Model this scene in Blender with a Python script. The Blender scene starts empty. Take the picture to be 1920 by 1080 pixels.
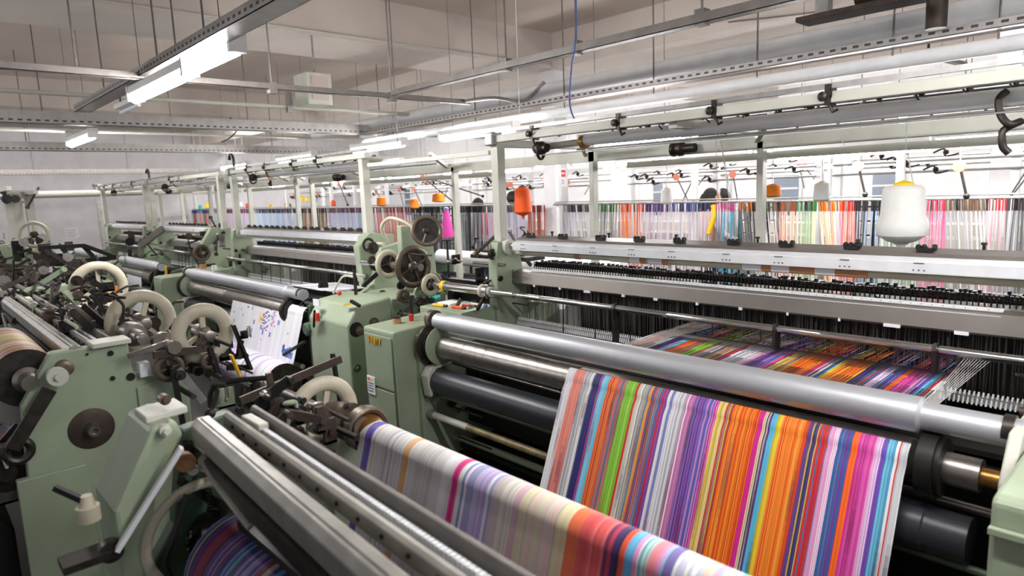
import bpy, math, random
from mathutils import Vector, Matrix
random.seed(7)
C = bpy.context.scene.collection
R = math.radians
# ---------------------------------------------------------------- camera, world, exposure
FPX = 1236.39                      # focal length in pixels of a 1920 wide frame
H = 1.75                           # eye height
AX = Vector((-1165, -138, FPX)).normalized()          # image direction (x right, y down, z forward) of world -X
BY = Vector((1340, -235, FPX)); BY = (BY - AX * AX.dot(BY)).normalized()
CX = -AX; CY = BY; CZ = CX.cross(CY)
def w(v): return Vector((CX.dot(v), CY.dot(v), CZ.dot(v)))   # camera-frame vector -> world
def ray(u, v): return w(Vector((u - 960, v - 540, FPX)))
CAM = Vector((0, 0, H))
def onx(u, v, x): d = ray(u, v); return CAM + d * (x / d.x)
def ony(u, v, y): d = ray(u, v); return CAM + d * (y / d.y)
cam = bpy.data.cameras.new('camera'); camo = bpy.data.objects.new('camera', cam); C.objects.link(camo)
cr, cu, cb = w(Vector((1, 0, 0))), w(Vector((0, -1, 0))), w(Vector((0, 0, -1)))
m = Matrix((cr, cu, cb)).transposed().to_4x4(); m.translation = CAM
camo.matrix_world = m
cam.sensor_width = 36; cam.lens = FPX * 36 / 1920; cam.clip_start = 0.03; cam.clip_end = 200
cam.dof.use_dof = True; cam.dof.focus_distance = 3.7; cam.dof.aperture_fstop = 2.6
bpy.context.scene.camera = camo
vs = bpy.context.scene.view_settings
vs.view_transform = 'Standard'; vs.look = 'None'; vs.gamma = 1; vs.use_curve_mapping = False
vs.exposure = 0.36
wd = bpy.data.worlds.new('world'); bpy.context.scene.world = wd; wd.use_nodes = True
wd.node_tree.nodes['Background'].inputs[0].default_value = (0.93, 0.95, 1, 1)
wd.node_tree.nodes['Background'].inputs[1].default_value = 0.30
TUBE = 75.0                         # emission of the fluorescent tubes
# ---------------------------------------------------------------- materials
def lin(c):
    return tuple(((x / 255) / 12.92 if x / 255 <= 0.04045 else ((x / 255 + 0.055) / 1.055) ** 2.4) for x in c)
def mat(name, rgb, rough=0.5, metal=0.0, dirt=0.0, dscale=6.0, dirtcol=None, emit=0.0, spec=None, trans=0.0, bump=0.0):
    mt = bpy.data.materials.new(name); mt.use_nodes = True
    nt = mt.node_tree; b = nt.nodes['Principled BSDF']
    c = (*lin(rgb), 1)
    b.inputs['Base Color'].default_value = c
    b.inputs['Roughness'].default_value = rough; b.inputs['Metallic'].default_value = metal
    if spec is not None: b.inputs['Specular IOR Level'].default_value = spec
    if trans: b.inputs['Transmission Weight'].default_value = trans
    if emit:
        b.inputs['Emission Color'].default_value = c; b.inputs['Emission Strength'].default_value = emit
    tc = nt.nodes.new('ShaderNodeTexCoord')
    nz = nt.nodes.new('ShaderNodeTexNoise'); nz.inputs['Scale'].default_value = dscale; nz.inputs['Detail'].default_value = 6
    nt.links.new(tc.outputs['Object'], nz.inputs['Vector'])
    if dirt:
        rp = nt.nodes.new('ShaderNodeValToRGB'); rp.color_ramp.elements[0].position = 0.38; rp.color_ramp.elements[1].position = 0.62
        dc = dirtcol or tuple(x * 0.55 for x in rgb)
        dl = lin(dc)
        rp.color_ramp.elements[0].color = (*[c[i] * (1 - dirt) + dl[i] * dirt for i in range(3)], 1)
        rp.color_ramp.elements[1].color = c
        nt.links.new(nz.outputs['Fac'], rp.inputs['Fac']); nt.links.new(rp.outputs['Color'], b.inputs['Base Color'])
    if bump:
        bp = nt.nodes.new('ShaderNodeBump'); bp.inputs['Strength'].default_value = bump; bp.inputs['Distance'].default_value = 0.01
        nt.links.new(nz.outputs['Fac'], bp.inputs['Height']); nt.links.new(bp.outputs['Normal'], b.inputs['Normal'])
    return mt
M = dict(
    green=mat('green_machine_paint', (156, 170, 146), 0.42, 0, 0.25, 5, (120, 128, 98)),
    dgreen=mat('dark_green_paint', (74, 96, 76), 0.45, 0, 0.3, 9),
    cream=mat('cream_green_paint', (200, 201, 190), 0.45, 0, 0.2, 5, (150, 145, 125)),
    rodcream=mat('cream_tube_paint', (205, 201, 178), 0.4, 0, 0.2, 9),
    white=mat('white_enamel', (240, 241, 243), 0.4, 0, 0.1, 8),
    alu=mat('white_aluminium', (232, 234, 238), 0.35, 0.0, 0.1, 10),
    galv=mat('galvanised_steel', (168, 166, 164), 0.45, 0.55, 0.3, 14),
    silver=mat('satin_silver_roller', (198, 200, 206), 0.45, 0.6, 0.08, 4),
    steel=mat('brushed_steel', (160, 154, 148), 0.33, 0.9, 0.3, 20),
    chrome=mat('polished_shaft', (200, 198, 196), 0.22, 1.0, 0.15, 20),
    dsteel=mat('oily_dark_steel', (70, 64, 60), 0.42, 0.7, 0.5, 25, (30, 26, 24)),
    iron=mat('blackened_iron', (34, 31, 30), 0.5, 0.4, 0.4, 30),
    black=mat('black_plastic', (20, 20, 21), 0.5),
    rubber=mat('black_rubber_roller', (45, 47, 54), 0.38, 0.0, 0.1, 10),
    ivory=mat('ivory_wheel_rim', (196, 190, 170), 0.45, 0, 0.35, 12, (150, 138, 112)),
    wheelgrey=mat('worn_grey_wheel', (112, 100, 88), 0.4, 0.5, 0.4, 12, (70, 58, 48)),
    brass=mat('old_brass', (176, 130, 70), 0.35, 0.8, 0.4, 16),
    rust=mat('brown_rusty_steel', (72, 60, 52), 0.5, 0.3, 0.5, 18),
    gplate=mat('grey_guide_plate', (128, 121, 116), 0.4, 0.45, 0.15, 7),
    wire=mat('steel_wire', (120, 116, 112), 0.4, 0.8),
    dwire=mat('dark_wire', (58, 54, 52), 0.5, 0.5),
    wall=mat('white_wall_plaster', (224, 223, 226), 0.85, 0, 0.12, 3),
    bwall=mat('white_back_wall_plaster', (238, 238, 240), 0.85, 0, 0.06, 3),
    ceil=mat('beige_ceiling_paint', (196, 182, 172), 0.9, 0, 0.12, 1.2, bump=0.05),
    beam=mat('cream_beam_paint', (208, 198, 190), 0.85, 0, 0.12, 1.5, bump=0.05),
    floor=mat('dark_oily_floor', (42, 39, 36), 0.5, 0, 0.5, 4),
    orange=mat('orange_yarn', (250, 92, 22), 0.7, 0, 0.08, 30),
    lorange=mat('light_orange_yarn', (252, 140, 30), 0.7, 0, 0.08, 30),
    red=mat('red_plastic', (205, 48, 34), 0.45),
    rederyarn=mat('red_yarn', (215, 50, 40), 0.7),
    yellow=mat('yellow_plastic', (244, 186, 20), 0.45),
    yyarn=mat('yellow_yarn', (250, 214, 30), 0.7),
    pink=mat('pink_yarn', (222, 64, 166), 0.6),
    teal=mat('teal_plastic', (60, 170, 160), 0.5),
    blue=mat('blue_plastic', (40, 110, 190), 0.4),
    whyarn=mat('white_yarn', (236, 236, 232), 0.6, 0, 0.05, 30),
    paper=mat('white_paper', (236, 238, 242), 0.7),
    ink=mat('dark_ink', (70, 76, 96), 0.8),
    redink=mat('red_print', (226, 84, 84), 0.8),
    wood=mat('light_wood_spool', (186, 138, 96), 0.6, 0, 0.2, 20),
    fwhite=mat('lamp_housing', (225, 225, 225), 0.5),
    winglass=mat('grey_window_glass', (132, 140, 156), 0.25),
    bluecable=mat('blue_cable', (70, 100, 170), 0.5),
    skin=mat('skin', (196, 150, 122), 0.6), hair=mat('black_hair', (18, 15, 14), 0.6),
    orangeshirt=mat('orange_cotton', (232, 74, 34), 0.8), whiteshirt=mat('white_cotton', (226, 226, 232), 0.8),
    pinkshirt=mat('pale_pink_cotton', (236, 206, 212), 0.8), jeans=mat('dark_denim', (48, 52, 72), 0.8),
    railsteel=mat('grey_painted_rail', (150, 147, 140), 0.42, 0.35, 0.3, 14), railgrey=mat('dull_rail_grey', (124, 118, 114), 0.5, 0.3, 0.3, 14), olive=mat('stained_pipe', (128, 116, 72), 0.45, 0.1, 0.6, 14, (70, 58, 40)),
    tube=mat('lit_tube', (255, 252, 250), 0.5, emit=TUBE),
)
wb_ = M['whyarn'].node_tree.nodes['Principled BSDF']; wb_.inputs['Subsurface Weight'].default_value = 0.6; wb_.inputs['Subsurface Radius'].default_value = (.12, .12, .12); wb_.inputs['Subsurface Scale'].default_value = 1.0
def colmat(name, rough, spec=0.4):
    mt = bpy.data.materials.new(name); mt.use_nodes = True; nt = mt.node_tree; b = nt.nodes['Principled BSDF']
    a = nt.nodes.new('ShaderNodeAttribute'); a.attribute_name = 'Col'
    nt.links.new(a.outputs['Color'], b.inputs['Base Color'])
    b.inputs['Roughness'].default_value = rough; b.inputs['Specular IOR Level'].default_value = spec
    return mt
M['cloth'] = colmat('dyed_cloth', 0.5); M['yarn'] = colmat('dyed_yarn', 0.7)
def perf(name, rgb, n=22.0, z0=0.35):
    """painted channel with a row of dark slots along its length (object X or Y), on its vertical sides"""
    mt = mat(name, rgb, 0.45, 0.35, 0.2, 12); nt = mt.node_tree; b = nt.nodes['Principled BSDF']
    src = b.inputs['Base Color'].links[0].from_socket
    tc = nt.nodes.new('ShaderNodeTexCoord'); sp = nt.nodes.new('ShaderNodeSeparateXYZ'); nt.links.new(tc.outputs['Object'], sp.inputs[0])
    def math_(op, a, bb=None, val=None):
        n_ = nt.nodes.new('ShaderNodeMath'); n_.operation = op
        nt.links.new(a, n_.inputs[0])
        if bb is not None: nt.links.new(bb, n_.inputs[1])
        if val is not None: n_.inputs[1].default_value = val
        return n_.outputs[0]
    s = math_('ADD', sp.outputs['X'], sp.outputs['Y'])
    fr = math_('FRACT', math_('MULTIPLY', s, val=n))
    m1 = math_('LESS_THAN', fr, val=0.5)
    az = math_('ABSOLUTE', math_('SUBTRACT', sp.outputs['Z'], val=z0))
    m2 = math_('LESS_THAN', az, val=0.008)
    mm = math_('MULTIPLY', m1, m2)
    mx = nt.nodes.new('ShaderNodeMix'); mx.data_type = 'RGBA'
    nt.links.new(mm, mx.inputs[0]); nt.links.new(src, mx.inputs[6]); mx.inputs[7].default_value = (*lin((70, 66, 64)), 1)
    nt.links.new(mx.outputs[2], b.inputs['Base Color'])
    return mt
M['perf'] = perf('slotted_tray_metal', (176, 172, 170), 14, 0.03)
# ---------------------------------------------------------------- mesh builder
def frame(d):
    d = Vector(d).normalized(); a = Vector((0, 0, 1)) if abs(d.z) < 0.9 else Vector((1, 0, 0))
    u = d.cross(a).normalized(); return d, u, d.cross(u).normalized()
class MB:
    def __init__(s): s.v = []; s.f = []; s.sm = []; s.c = []; s.cur = None
    def add(s, vs_, fs, smooth=False, cols=None):
        o = len(s.v); s.v += [Vector(p) for p in vs_]
        for i, f_ in enumerate(fs):
            s.f.append([o + k for k in f_]); s.sm.append(smooth); s.c.append(cols[i] if cols else s.cur)
        return s
    def box(s, x0, x1, y0, y1, z0, z1):
        return s.add([(x0, y0, z0), (x1, y0, z0), (x1, y1, z0), (x0, y1, z0), (x0, y0, z1), (x1, y0, z1), (x1, y1, z1), (x0, y1, z1)],
                     [(3, 2, 1, 0), (4, 5, 6, 7), (0, 1, 5, 4), (1, 2, 6, 5), (2, 3, 7, 6), (3, 0, 4, 7)])
    def beam(s, p0, p1, wd_, hg):
        p0, p1 = Vector(p0), Vector(p1); d, u, t = frame(p1 - p0); u *= wd_ / 2; t *= hg / 2
        q = [p0 - u - t, p0 + u - t, p0 + u + t, p0 - u + t]; q2 = [p + (p1 - p0) for p in q]
        return s.add(q + q2, [(3, 2, 1, 0), (4, 5, 6, 7), (0, 1, 5, 4), (1, 2, 6, 5), (2, 3, 7, 6), (3, 0, 4, 7)])
    def lathe(s, p0, ax, prof, n=24, cap=True):
        """prof: (distance along axis, radius)"""
        p0 = Vector(p0); d, u, t = frame(ax); V = []; F = []
        for a, r in prof:
            for k in range(n):
                th = 2 * math.pi * k / n; V.append(p0 + d * a + (u * math.cos(th) + t * math.sin(th)) * r)
        for i in range(len(prof) - 1):
            for k in range(n):
                k2 = (k + 1) % n; F.append((i * n + k, i * n + k2, (i + 1) * n + k2, (i + 1) * n + k))
        s.add(V, F, True)
        if cap:
            for i in (0, len(prof) - 1):
                if prof[i][1] > 1e-5:
                    s.add([V[i * n + k] for k in range(n)], [tuple(range(n))])
        return s
    def cyl(s, p0, p1, r, n=20, r2=None):
        p0, p1 = Vector(p0), Vector(p1)
        return s.lathe(p0, p1 - p0, [(0, r), ((p1 - p0).length, r if r2 is None else r2)], n)
    def tube(s, pts, r, n=8):
        pts = [Vector(p) for p in pts]
        if 4 <= len(pts) <= 10:
            q = [pts[0]] + pts + [pts[-1]]; out = []
            for i in range(1, len(q) - 2):
                for k in range(5):
                    t_ = k / 5; a, b, c, d = q[i - 1:i + 3]
                    out.append(0.5 * ((2 * b) + (c - a) * t_ + (2 * a - 5 * b + 4 * c - d) * t_ ** 2 + (3 * b - a - 3 * c + d) * t_ ** 3))
            pts = out + [pts[-1]]
        pts = list(pts); V = []; F = []; uu = None
        for i, p in enumerate(pts):
            d = (pts[min(i + 1, len(pts) - 1)] - pts[max(i - 1, 0)]).normalized()
            if uu is None: uu = frame(d)[1]
            uu = (uu - d * uu.dot(d)).normalized(); t = d.cross(uu)
            for k in range(n):
                th = 2 * math.pi * k / n; V.append(p + (uu * math.cos(th) + t * math.sin(th)) * r)
        for i in range(len(pts) - 1):
            for k in range(n):
                k2 = (k + 1) % n; F.append((i * n + k, i * n + k2, (i + 1) * n + k2, (i + 1) * n + k))
        s.add(V, F, True); s.add(V[:n], [tuple(range(n))]); s.add(V[-n:], [tuple(range(n))]); return s
    def ring(s, c, ax, Rr, r, n=40, k=12, sy=1.0):
        c = Vector(c); d, u, t = frame(ax); V = []; F = []
        for i in range(n):
            a = 2 * math.pi * i / n; e = u * math.cos(a) + t * math.sin(a)
            for j in range(k):
                b = 2 * math.pi * j / k; V.append(c + e * (Rr + r * math.cos(b)) + d * (r * sy * math.sin(b)))
        for i in range(n):
            for j in range(k):
                F.append((i * k + j, ((i + 1) % n) * k + j, ((i + 1) % n) * k + (j + 1) % k, i * k + (j + 1) % k))
        return s.add(V, F, True)
    def prism(s, poly, x0, x1):
        """poly of (y, z) extruded along X"""
        n = len(poly); V = [(x0, y, z) for y, z in poly] + [(x1, y, z) for y, z in poly]
        F = [tuple(range(n)), tuple(range(2 * n - 1, n - 1, -1))] + [(i, (i + 1) % n, n + (i + 1) % n, n + i) for i in range(n)]
        return s.add(V, F)
    def ball(s, c, r, n=14, sz=(1, 1, 1)):
        c = Vector(c); V = []; F = []; h = n // 2
        for i in range(h + 1):
            ph = math.pi * i / h
            for k in range(n):
                th = 2 * math.pi * k / n
                V.append(c + Vector((math.sin(ph) * math.cos(th) * r * sz[0], math.sin(ph) * math.sin(th) * r * sz[1], math.cos(ph) * r * sz[2])))
        for i in range(h):
            for k in range(n):
                F.append((i * n + k, i * n + (k + 1) % n, (i + 1) * n + (k + 1) % n, (i + 1) * n + k))
        return s.add(V, F, True)
    def thread(s, p0, p1, r, col=None):
        p0, p1 = Vector(p0), Vector(p1); d, u, t = frame(p1 - p0)
        q = [u * r, (u * -0.5 + t * 0.866) * r, (u * -0.5 - t * 0.866) * r]
        F = [(0, 1, 4, 3), (1, 2, 5, 4), (2, 0, 3, 5)]
        return s.add([p0 + k for k in q] + [p1 + k for k in q], F, False, [col] * 3 if col else None)
    def build(s, name, m_, parent=None, bevel=0.0, kind=None, fix=True):
        if parent is not None: off = wloc(parent)
        else:
            xs = [p.x for p in s.v]; ys = [p.y for p in s.v]; zs = [p.z for p in s.v]
            off = Vector(((min(xs) + max(xs)) / 2, (min(ys) + max(ys)) / 2, min(zs)))
        me = bpy.data.meshes.new(name); me.from_pydata([p - off for p in s.v], [], s.f)
        me.polygons.foreach_set('use_smooth', s.sm)
        if any(c is not None for c in s.c):
            at = me.color_attributes.new('Col', 'FLOAT_COLOR', 'CORNER'); data = []
            for f_, c in zip(s.f, s.c):
                c = c or (0.5, 0.5, 0.5)
                data += list((*c, 1.0)) * len(f_)
            at.data.foreach_set('color', data)
        me.materials.append(m_)
        if fix:
            import bmesh
            bm = bmesh.new(); bm.from_mesh(me); bmesh.ops.recalc_face_normals(bm, faces=bm.faces)
            for e in bm.edges:
                if len(e.link_faces) == 2 and e.calc_face_angle(0) > 0.6: e.smooth = False
            bm.to_mesh(me); bm.free()
        me.update()
        o = bpy.data.objects.new(name, me); C.objects.link(o)
        if parent is not None: o.parent = parent
        else: o.location = off
        if bevel:
            b = o.modifiers.new('bevel', 'BEVEL'); b.width = bevel; b.segments = 2; b.limit_method = 'ANGLE'
        if kind: o['kind'] = kind
        return o
def wloc(o):
    v = Vector(o.location)
    return v + wloc(o.parent) if o.parent else v
def thing(name, loc, label, cat, group=None):
    o = bpy.data.objects.new(name, None); C.objects.link(o); o.location = loc; o.empty_display_size = 0.1
    o['label'] = label; o['category'] = cat
    if group: o['group'] = group
    return o
def tag(o, label, cat, group=None, kind=None):
    o['label'] = label; o['category'] = cat
    if group: o['group'] = group
    if kind: o['kind'] = kind
    return o
def copy_tree(o, parent=None):
    c = o.copy(); C.objects.link(c); c.parent = parent
    for ch in [k for k in bpy.data.objects if k.parent == o]: copy_tree(ch, c)
    return c
def struct(o): o['kind'] = 'structure'; return o
# ---------------------------------------------------------------- the room
XW, YB, ZC, ZB = -22.0, 14.0, 3.9, 3.42
struct(MB().box(XW, 3, -3, YB, -0.1, 0).build('floor', M['floor']))
struct(MB().box(XW, 3, -3, YB, ZC, ZC + 0.1).build('ceiling', M['ceil']))
struct(MB().box(XW - 0.15, XW, -3, YB, 0, ZC).build('wall_left', M['wall']))
struct(MB().box(XW, 3, YB, YB + 0.15, 0, ZC).build('wall_back', M['bwall']))
# concrete beams
struct(MB().box(-7.6, -6.59, -3, YB, ZB, ZC + 0.02).build('trim_1', M['beam']))
struct(MB().box(-6.59, 3, 7.05, 8.3, ZB, ZC + 0.02).build('trim_2', M['beam']))
struct(MB().box(-14.6, -13.6, -3, YB, ZB, ZC + 0.02).build('trim_3', M['beam']))
struct(MB().box(-13.6, -7.6, 7.05, 8.3, ZB, ZC + 0.02).build('trim_4', M['beam']))
struct(MB().box(XW, -14.6, 7.05, 8.3, ZB, ZC + 0.02).build('trim_5', M['beam']))
struct(MB().box(-6.86, -6.6, 7.07, 7.33, 0, ZB).build('trim_6', M['wall'], bevel=0.01))
struct(MB().box(-14.2, -13.9, 8.4, 8.7, 0, ZB).build('trim_7', M['wall'], bevel=0.01))
struct(MB().box(-2.0, -1.75, 10.0, 10.25, 0, ZC).build('trim_8', M['wall'], bevel=0.01))
for i, (u0, u1, v0, v1) in enumerate([(1229, 1246, 342, 374), (1455, 1500, 330, 376), (1340, 1368, 330, 374), (1640, 1690, 325, 372), (762, 780, 352, 378)]):
    a = ony(u0, v0, 13.98); b = ony(u1, v1, 13.98)
    fr = struct(MB().box(a.x - 0.05, b.x + 0.05, 13.9, 14.0, 0.9, a.z + 0.05).build('window_%d' % (i + 1), M['white']))
    MB().box(a.x, b.x, 13.88, 13.92, 1.0, a.z).build('window_pane', M['winglass'], fr)
    MB().box(a.x, b.x, 13.86, 13.89, 1.55, 1.585).build('window_bar', M['white'], fr)
# notice on the left wall
t = thing('wall_notice', (XW + 0.01, 3.0, 1.2), 'small faint paper notice taped to the white left wall', 'notice')
p = onx(135, 437, XW)
t.location = (XW + 0.01, p.y, p.z)
MB().box(XW, XW + 0.01, p.y - 0.16, p.y + 0.16, p.z - 0.14, p.z + 0.14).build('sheet', M['paper'], t)
for k in range(4):
    MB().box(XW + 0.01, XW + 0.013, p.y - 0.13, p.y + 0.12 - 0.05 * (k % 2), p.z + 0.08 - k * 0.06, p.z + 0.09 - k * 0.06).build('printed_line', M['ink'], t)
# red sign on the column
p = ony(1048, 332, 7.2)
t = thing('warning_notice', (-6.595, 7.2, 1.9), 'white notice with a red rectangle stuck on the white column', 'notice')
MB().box(-6.60, -6.595, 7.11, 7.29, p.z - 0.14, p.z + 0.12).build('sheet', M['paper'], t)
MB().box(-6.595, -6.592, 7.13, 7.27, p.z + 0.0, p.z + 0.1).build('red_panel', M['redink'], t)
MB().box(-6.592, -6.59, 7.15, 7.25, p.z + 0.04, p.z + 0.06).build('white_line', M['paper'], t)
for k in range(3): MB().box(-6.595, -6.593, 7.14, 7.24, p.z - 0.05 - k * 0.025, p.z - 0.043 - k * 0.025).build('printed_line', M['ink'], t)
# ---------------------------------------------------------------- overhead: trays, lamps, pipes
def trayY(x, y0, y1, z, wd_=0.1, hg=0.06, label='', m_='perf'):
    mb = MB()
    mb.box(x - wd_ / 2, x + wd_ / 2, y0, y1, z, z + 0.004); mb.box(x - wd_ / 2, x - wd_ / 2 + 0.004, y0, y1, z, z + hg); mb.box(x + wd_ / 2 - 0.004, x + wd_ / 2, y0, y1, z, z + hg)
    return tag(mb.build('cable_tray', M[m_]), label, 'cable tray')
def trayX(y, x0, x1, z, wd_=0.1, hg=0.06, label='', m_='perf'):
    mb = MB()
    mb.box(x0, x1, y - wd_ / 2, y + wd_ / 2, z, z + 0.004); mb.box(x0, x1, y - wd_ / 2, y - wd_ / 2 + 0.004, z, z + hg); mb.box(x0, x1, y + wd_ / 2 - 0.004, y + wd_ / 2, z, z + hg)
    return tag(mb.build('cable_tray', M[m_]), label, 'cable tray')
trayX(1.42, -7.3, 0.2, 2.62, 0.13, 0.06, 'long slotted tray carrying the bright lamp, running down the upper left')
trayY(-7.9, -1.5, 6.9, 2.56, 0.14, 0.12, 'slotted grey tray crossing just behind the end of the lamp tray')
trayY(-11.4, -2, 6.5, 2.55, 0.14, 0.12, 'pale slotted tray crossing below the small far lamp')
trayY(-19.3, -2, 6.9, 2.55, 0.16, 0.12, 'furthest thin tray crossing before the white left wall')
trayY(-5.15, -2, 4.3, 2.6, 0.05, 0.045, 'narrow dark rail crossing above the bright lamp', 'railgrey')
trayX(3.33, -5.0, 0.4, 2.6, 0.07, 0.05, 'grey rail running over the front looms below the beam corner', 'railgrey')
trayX(4.75, -7.9, 0.6, 2.55, 0.16, 0.05, 'wide slotted tray hung under the two big white ducts')
def rod(p0, p1, r, m_, label, cat, name, group=None):
    return tag(MB().cyl(p0, p1, r, 16).build(name, m_), label, cat, group)
rod((-9.5, 4.85, 2.70), (0.6, 4.85, 2.70), 0.075, M['white'], 'big white round duct running across the upper right', 'duct', 'air_duct')
rod((-8.3, 5.0, 2.50), (0.6, 5.0, 2.50), 0.05, M['white'], 'slimmer white pipe just below the big duct and slotted tray', 'pipe', 'air_pipe')
rod((-5.9, 6.6, 3.0), (0.6, 6.9, 3.0), 0.035, M['galv'], 'thin galvanised pipe behind the big white duct near the beam', 'pipe', 'air_pipe')
rod((-6.9, -2, 2.72), (-6.9, 6.0, 2.72), 0.02, M['cream'], 'thin cream pipe crossing the ceiling bay behind the bright lamp', 'pipe', 'air_pipe')
rod((-9.6, -2, 2.66), (-9.6, 6.3, 2.66), 0.018, M['cream'], 'thin cream pipe crossing behind the small far lamp', 'pipe', 'air_pipe')
rod((-16.5, -2, 2.03), (-16.5, 5.2, 2.03), 0.07, M['cream'], 'long cream pipe level with the loom tops before the left wall', 'pipe', 'air_pipe')
# conduits on the back right
for k, (y, z) in enumerate([(8.0, 2.55), (8.6, 2.38)]):
    t = thing('cable_ladder', (-2.0, y, z), ['black cable ladder behind the white pipe, nearer of two', 'black cable ladder behind the white pipe, further of two'][k], 'cable ladder')
    for q in range(3): MB().cyl((-6.5 + k, y, z + q * 0.045), (1.0, y, z + q * 0.045), 0.016, 8).build('cable', M['black'], t)
    for q in range(14): MB().box(-6.3 + k + q * 0.5, -6.28 + k + q * 0.5, y - 0.02, y + 0.02, z - 0.03, z + 0.14).build('rung', M['dsteel'], t)
def lamp_proto():
    t = thing('fluorescent_lamp', (0, 0, 0), 'lamp', 'lamp')
    MB().box(-0.62, 0.62, -0.045, 0.045, 0.0, 0.05).build('housing', M['fwhite'], t)
    MB().box(-0.635, -0.60, -0.05, 0.05, -0.05, 0.055).build('end_cap', M['fwhite'], t)
    MB().box(0.60, 0.635, -0.05, 0.05, -0.05, 0.055).build('end_cap', M['fwhite'], t)
    MB().lathe((-0.6, 0, -0.03), (1, 0, 0), [(0, 0.03), (0.005, 0.036), (1.195, 0.036), (1.2, 0.03)], 14).build('tube', M['tube'], t)
    return t
LAMPS = []
proto = lamp_proto(); first = [True]
def lamp(x, y, z, label, group=None):
    t = proto if first[0] else copy_tree(proto); first[0] = False
    t.location = (x, y, z); t['label'] = label
    LAMPS.append((t, x, y, z))
    if group: t['group'] = group
    return t
lamp(-4.92, 1.42, 2.55, 'brightly lit lamp under the long tray, nearest whole one at upper left')
lamp(-4.45, 1.53, 2.62, 'lit lamp partly hidden in the tray above and right of the nearest bright lamp')
lamp(-9.2, 1.74, 2.55, 'small lit lamp hanging between the two crossing trays at far left')
lamp(-3.9, 5.2, 2.2, 'lit lamp glowing behind the white pipe clamp over the front loom')
lamp(-2.3, 6.2, 2.0, 'lit lamp glowing under the grey back rail, left of the one by the right edge')
lamp(-1.0, 6.2, 2.03, 'lit lamp glowing under the back rail near the right edge')
for x in (-20, -16.5, -13, -9.5, -6.3, -3.9, -0.6):
    lamp(x, 8.9, 2.15, 'lit tube lamp over the far loom row behind the yarn', 'lamps over the far loom row')
for x in (-18, -14.5, -11, -8.2, -5.4, -2.6):
    lamp(x, 11.6, 2.3, 'lit tube lamp over the furthest loom row before the back wall', 'lamps over the furthest loom row')
for x in (-12.5, -10.0, -7.6, -5.6):
    lamp(x, 4.75, 2.4, 'lit tube lamp glowing above the back looms on the left', 'lamps above the left back looms')
for x in (-.7, .9): lamp(x, 1.42, 2.57, 'added unseen lit tube lamp under the long tray close to the picture taker', 'added near lamps under the long tray')  # added lamps out of view that brighten the loom fronts
for y in (2.3, 3.5): lamp(1.0, y, 2.5, 'added unseen lit tube lamp just beyond the right edge over the nearest loom', 'added lamps beyond the right edge')  # added fill lamps past the edge, lighting the rails and rollers
for x in (-14, -10, -6.5): lamp(x, -1.5, 2.57, 'added lit tube lamp over the aisle beyond the left row, outside the picture', 'added lamps over the left aisle')  # added lamps out of view, brightening the second loom's roller
for x, y in [(a, b) for a in (-15.4, -17.2) for b in (-1.5, .5, 2.5, 4.5, 6.2)]: lamp(x, y, 3.78, 'added lit ceiling lamp hidden behind the beam in front of the left wall', 'added ceiling lamps near the left wall')  # added lamps tucked behind the beam to brighten the left wall
for x in (-20, -17, -14, -11, -8, -5.5, -3, -.8):
    for y in (8.7,): lamp(x, y, 3.78, 'added hidden lit ceiling lamp over the back part of the hall', 'added ceiling lamps at the back of the hall')  # added lamps hidden by the beam, lifting the brightness at the back
for t, x, y, z in LAMPS:
    for q in (-.4, .4): MB().cyl((x + q, y, z + .05), (x + q, y, ZC), .003, 5).build('hanger_wire', M['railgrey'], t)
# unlit fixtures
def deadlamp(p0, p1, label):
    t = thing('unlit_lamp', p0, label, 'lamp')
    MB().beam(p0, p1, 0.10, 0.035).build('housing', M['fwhite'], t)
    MB().cyl(Vector(p0) - Vector((0, 0, 0.04)), Vector(p1) - Vector((0, 0, 0.04)), 0.014, 10).build('tube', M['paper'], t)
    MB().tube([Vector(p0), Vector(p0) + Vector((0.05, 0, 0.12)), Vector(p0) + Vector((0, 0.03, 0.2))], 0.006, 6).build('cable', M['dsteel'], t)
deadlamp((-6.3, 1.5, 2.55), (-5.75, 1.5, 2.55), 'unlit lamp clipped under the long tray left of the bright lamp')
deadlamp((-4.4, 2.1, 3.3), (-3.7, 1.95, 3.36), 'unlit lamp tilted under the ceiling right of the long tray')
# hangers
k = 0
hang = [(-5.15, 1.0, 2.6), (-5.15, 2.3, 2.6), (-5.15, 3.4, 2.6), (-4.9, 1.42, 2.65), (-4.0, 1.42, 2.65), (-6.4, 1.42, 2.65), (-3.56, 3.33, 2.62), (-2.9, 3.33, 2.62), (-2.0, 3.33, 2.62),
        (-7.9, 1.2, 2.6), (-7.9, 3.2, 2.6), (-7.9, 5.0, 2.6), (-11.4, 1.5, 2.6), (-11.4, 3.4, 2.6), (-11.4, 5.0, 2.6), (-19.3, 2.6, 2.6), (-19.3, 4.6, 2.6), (-4.3, 4.75, 2.5), (-3.3, 4.75, 2.5), (-2.4, 4.75, 2.5), (-1.5, 4.75, 2.5), (-5.6, 4.75, 2.5), (-6.0, 4.0, 2.3), (-0.95, 4.75, 2.5)]
for x, y, z in hang:
    tag(MB().cyl((x, y, z), (x, y, ZC), 0.0065, 6).build('threaded_rod', M['railgrey']), 'thin threaded hanger rod dropping from the ceiling to a tray', 'rod', 'ceiling hanger rods')
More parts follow.
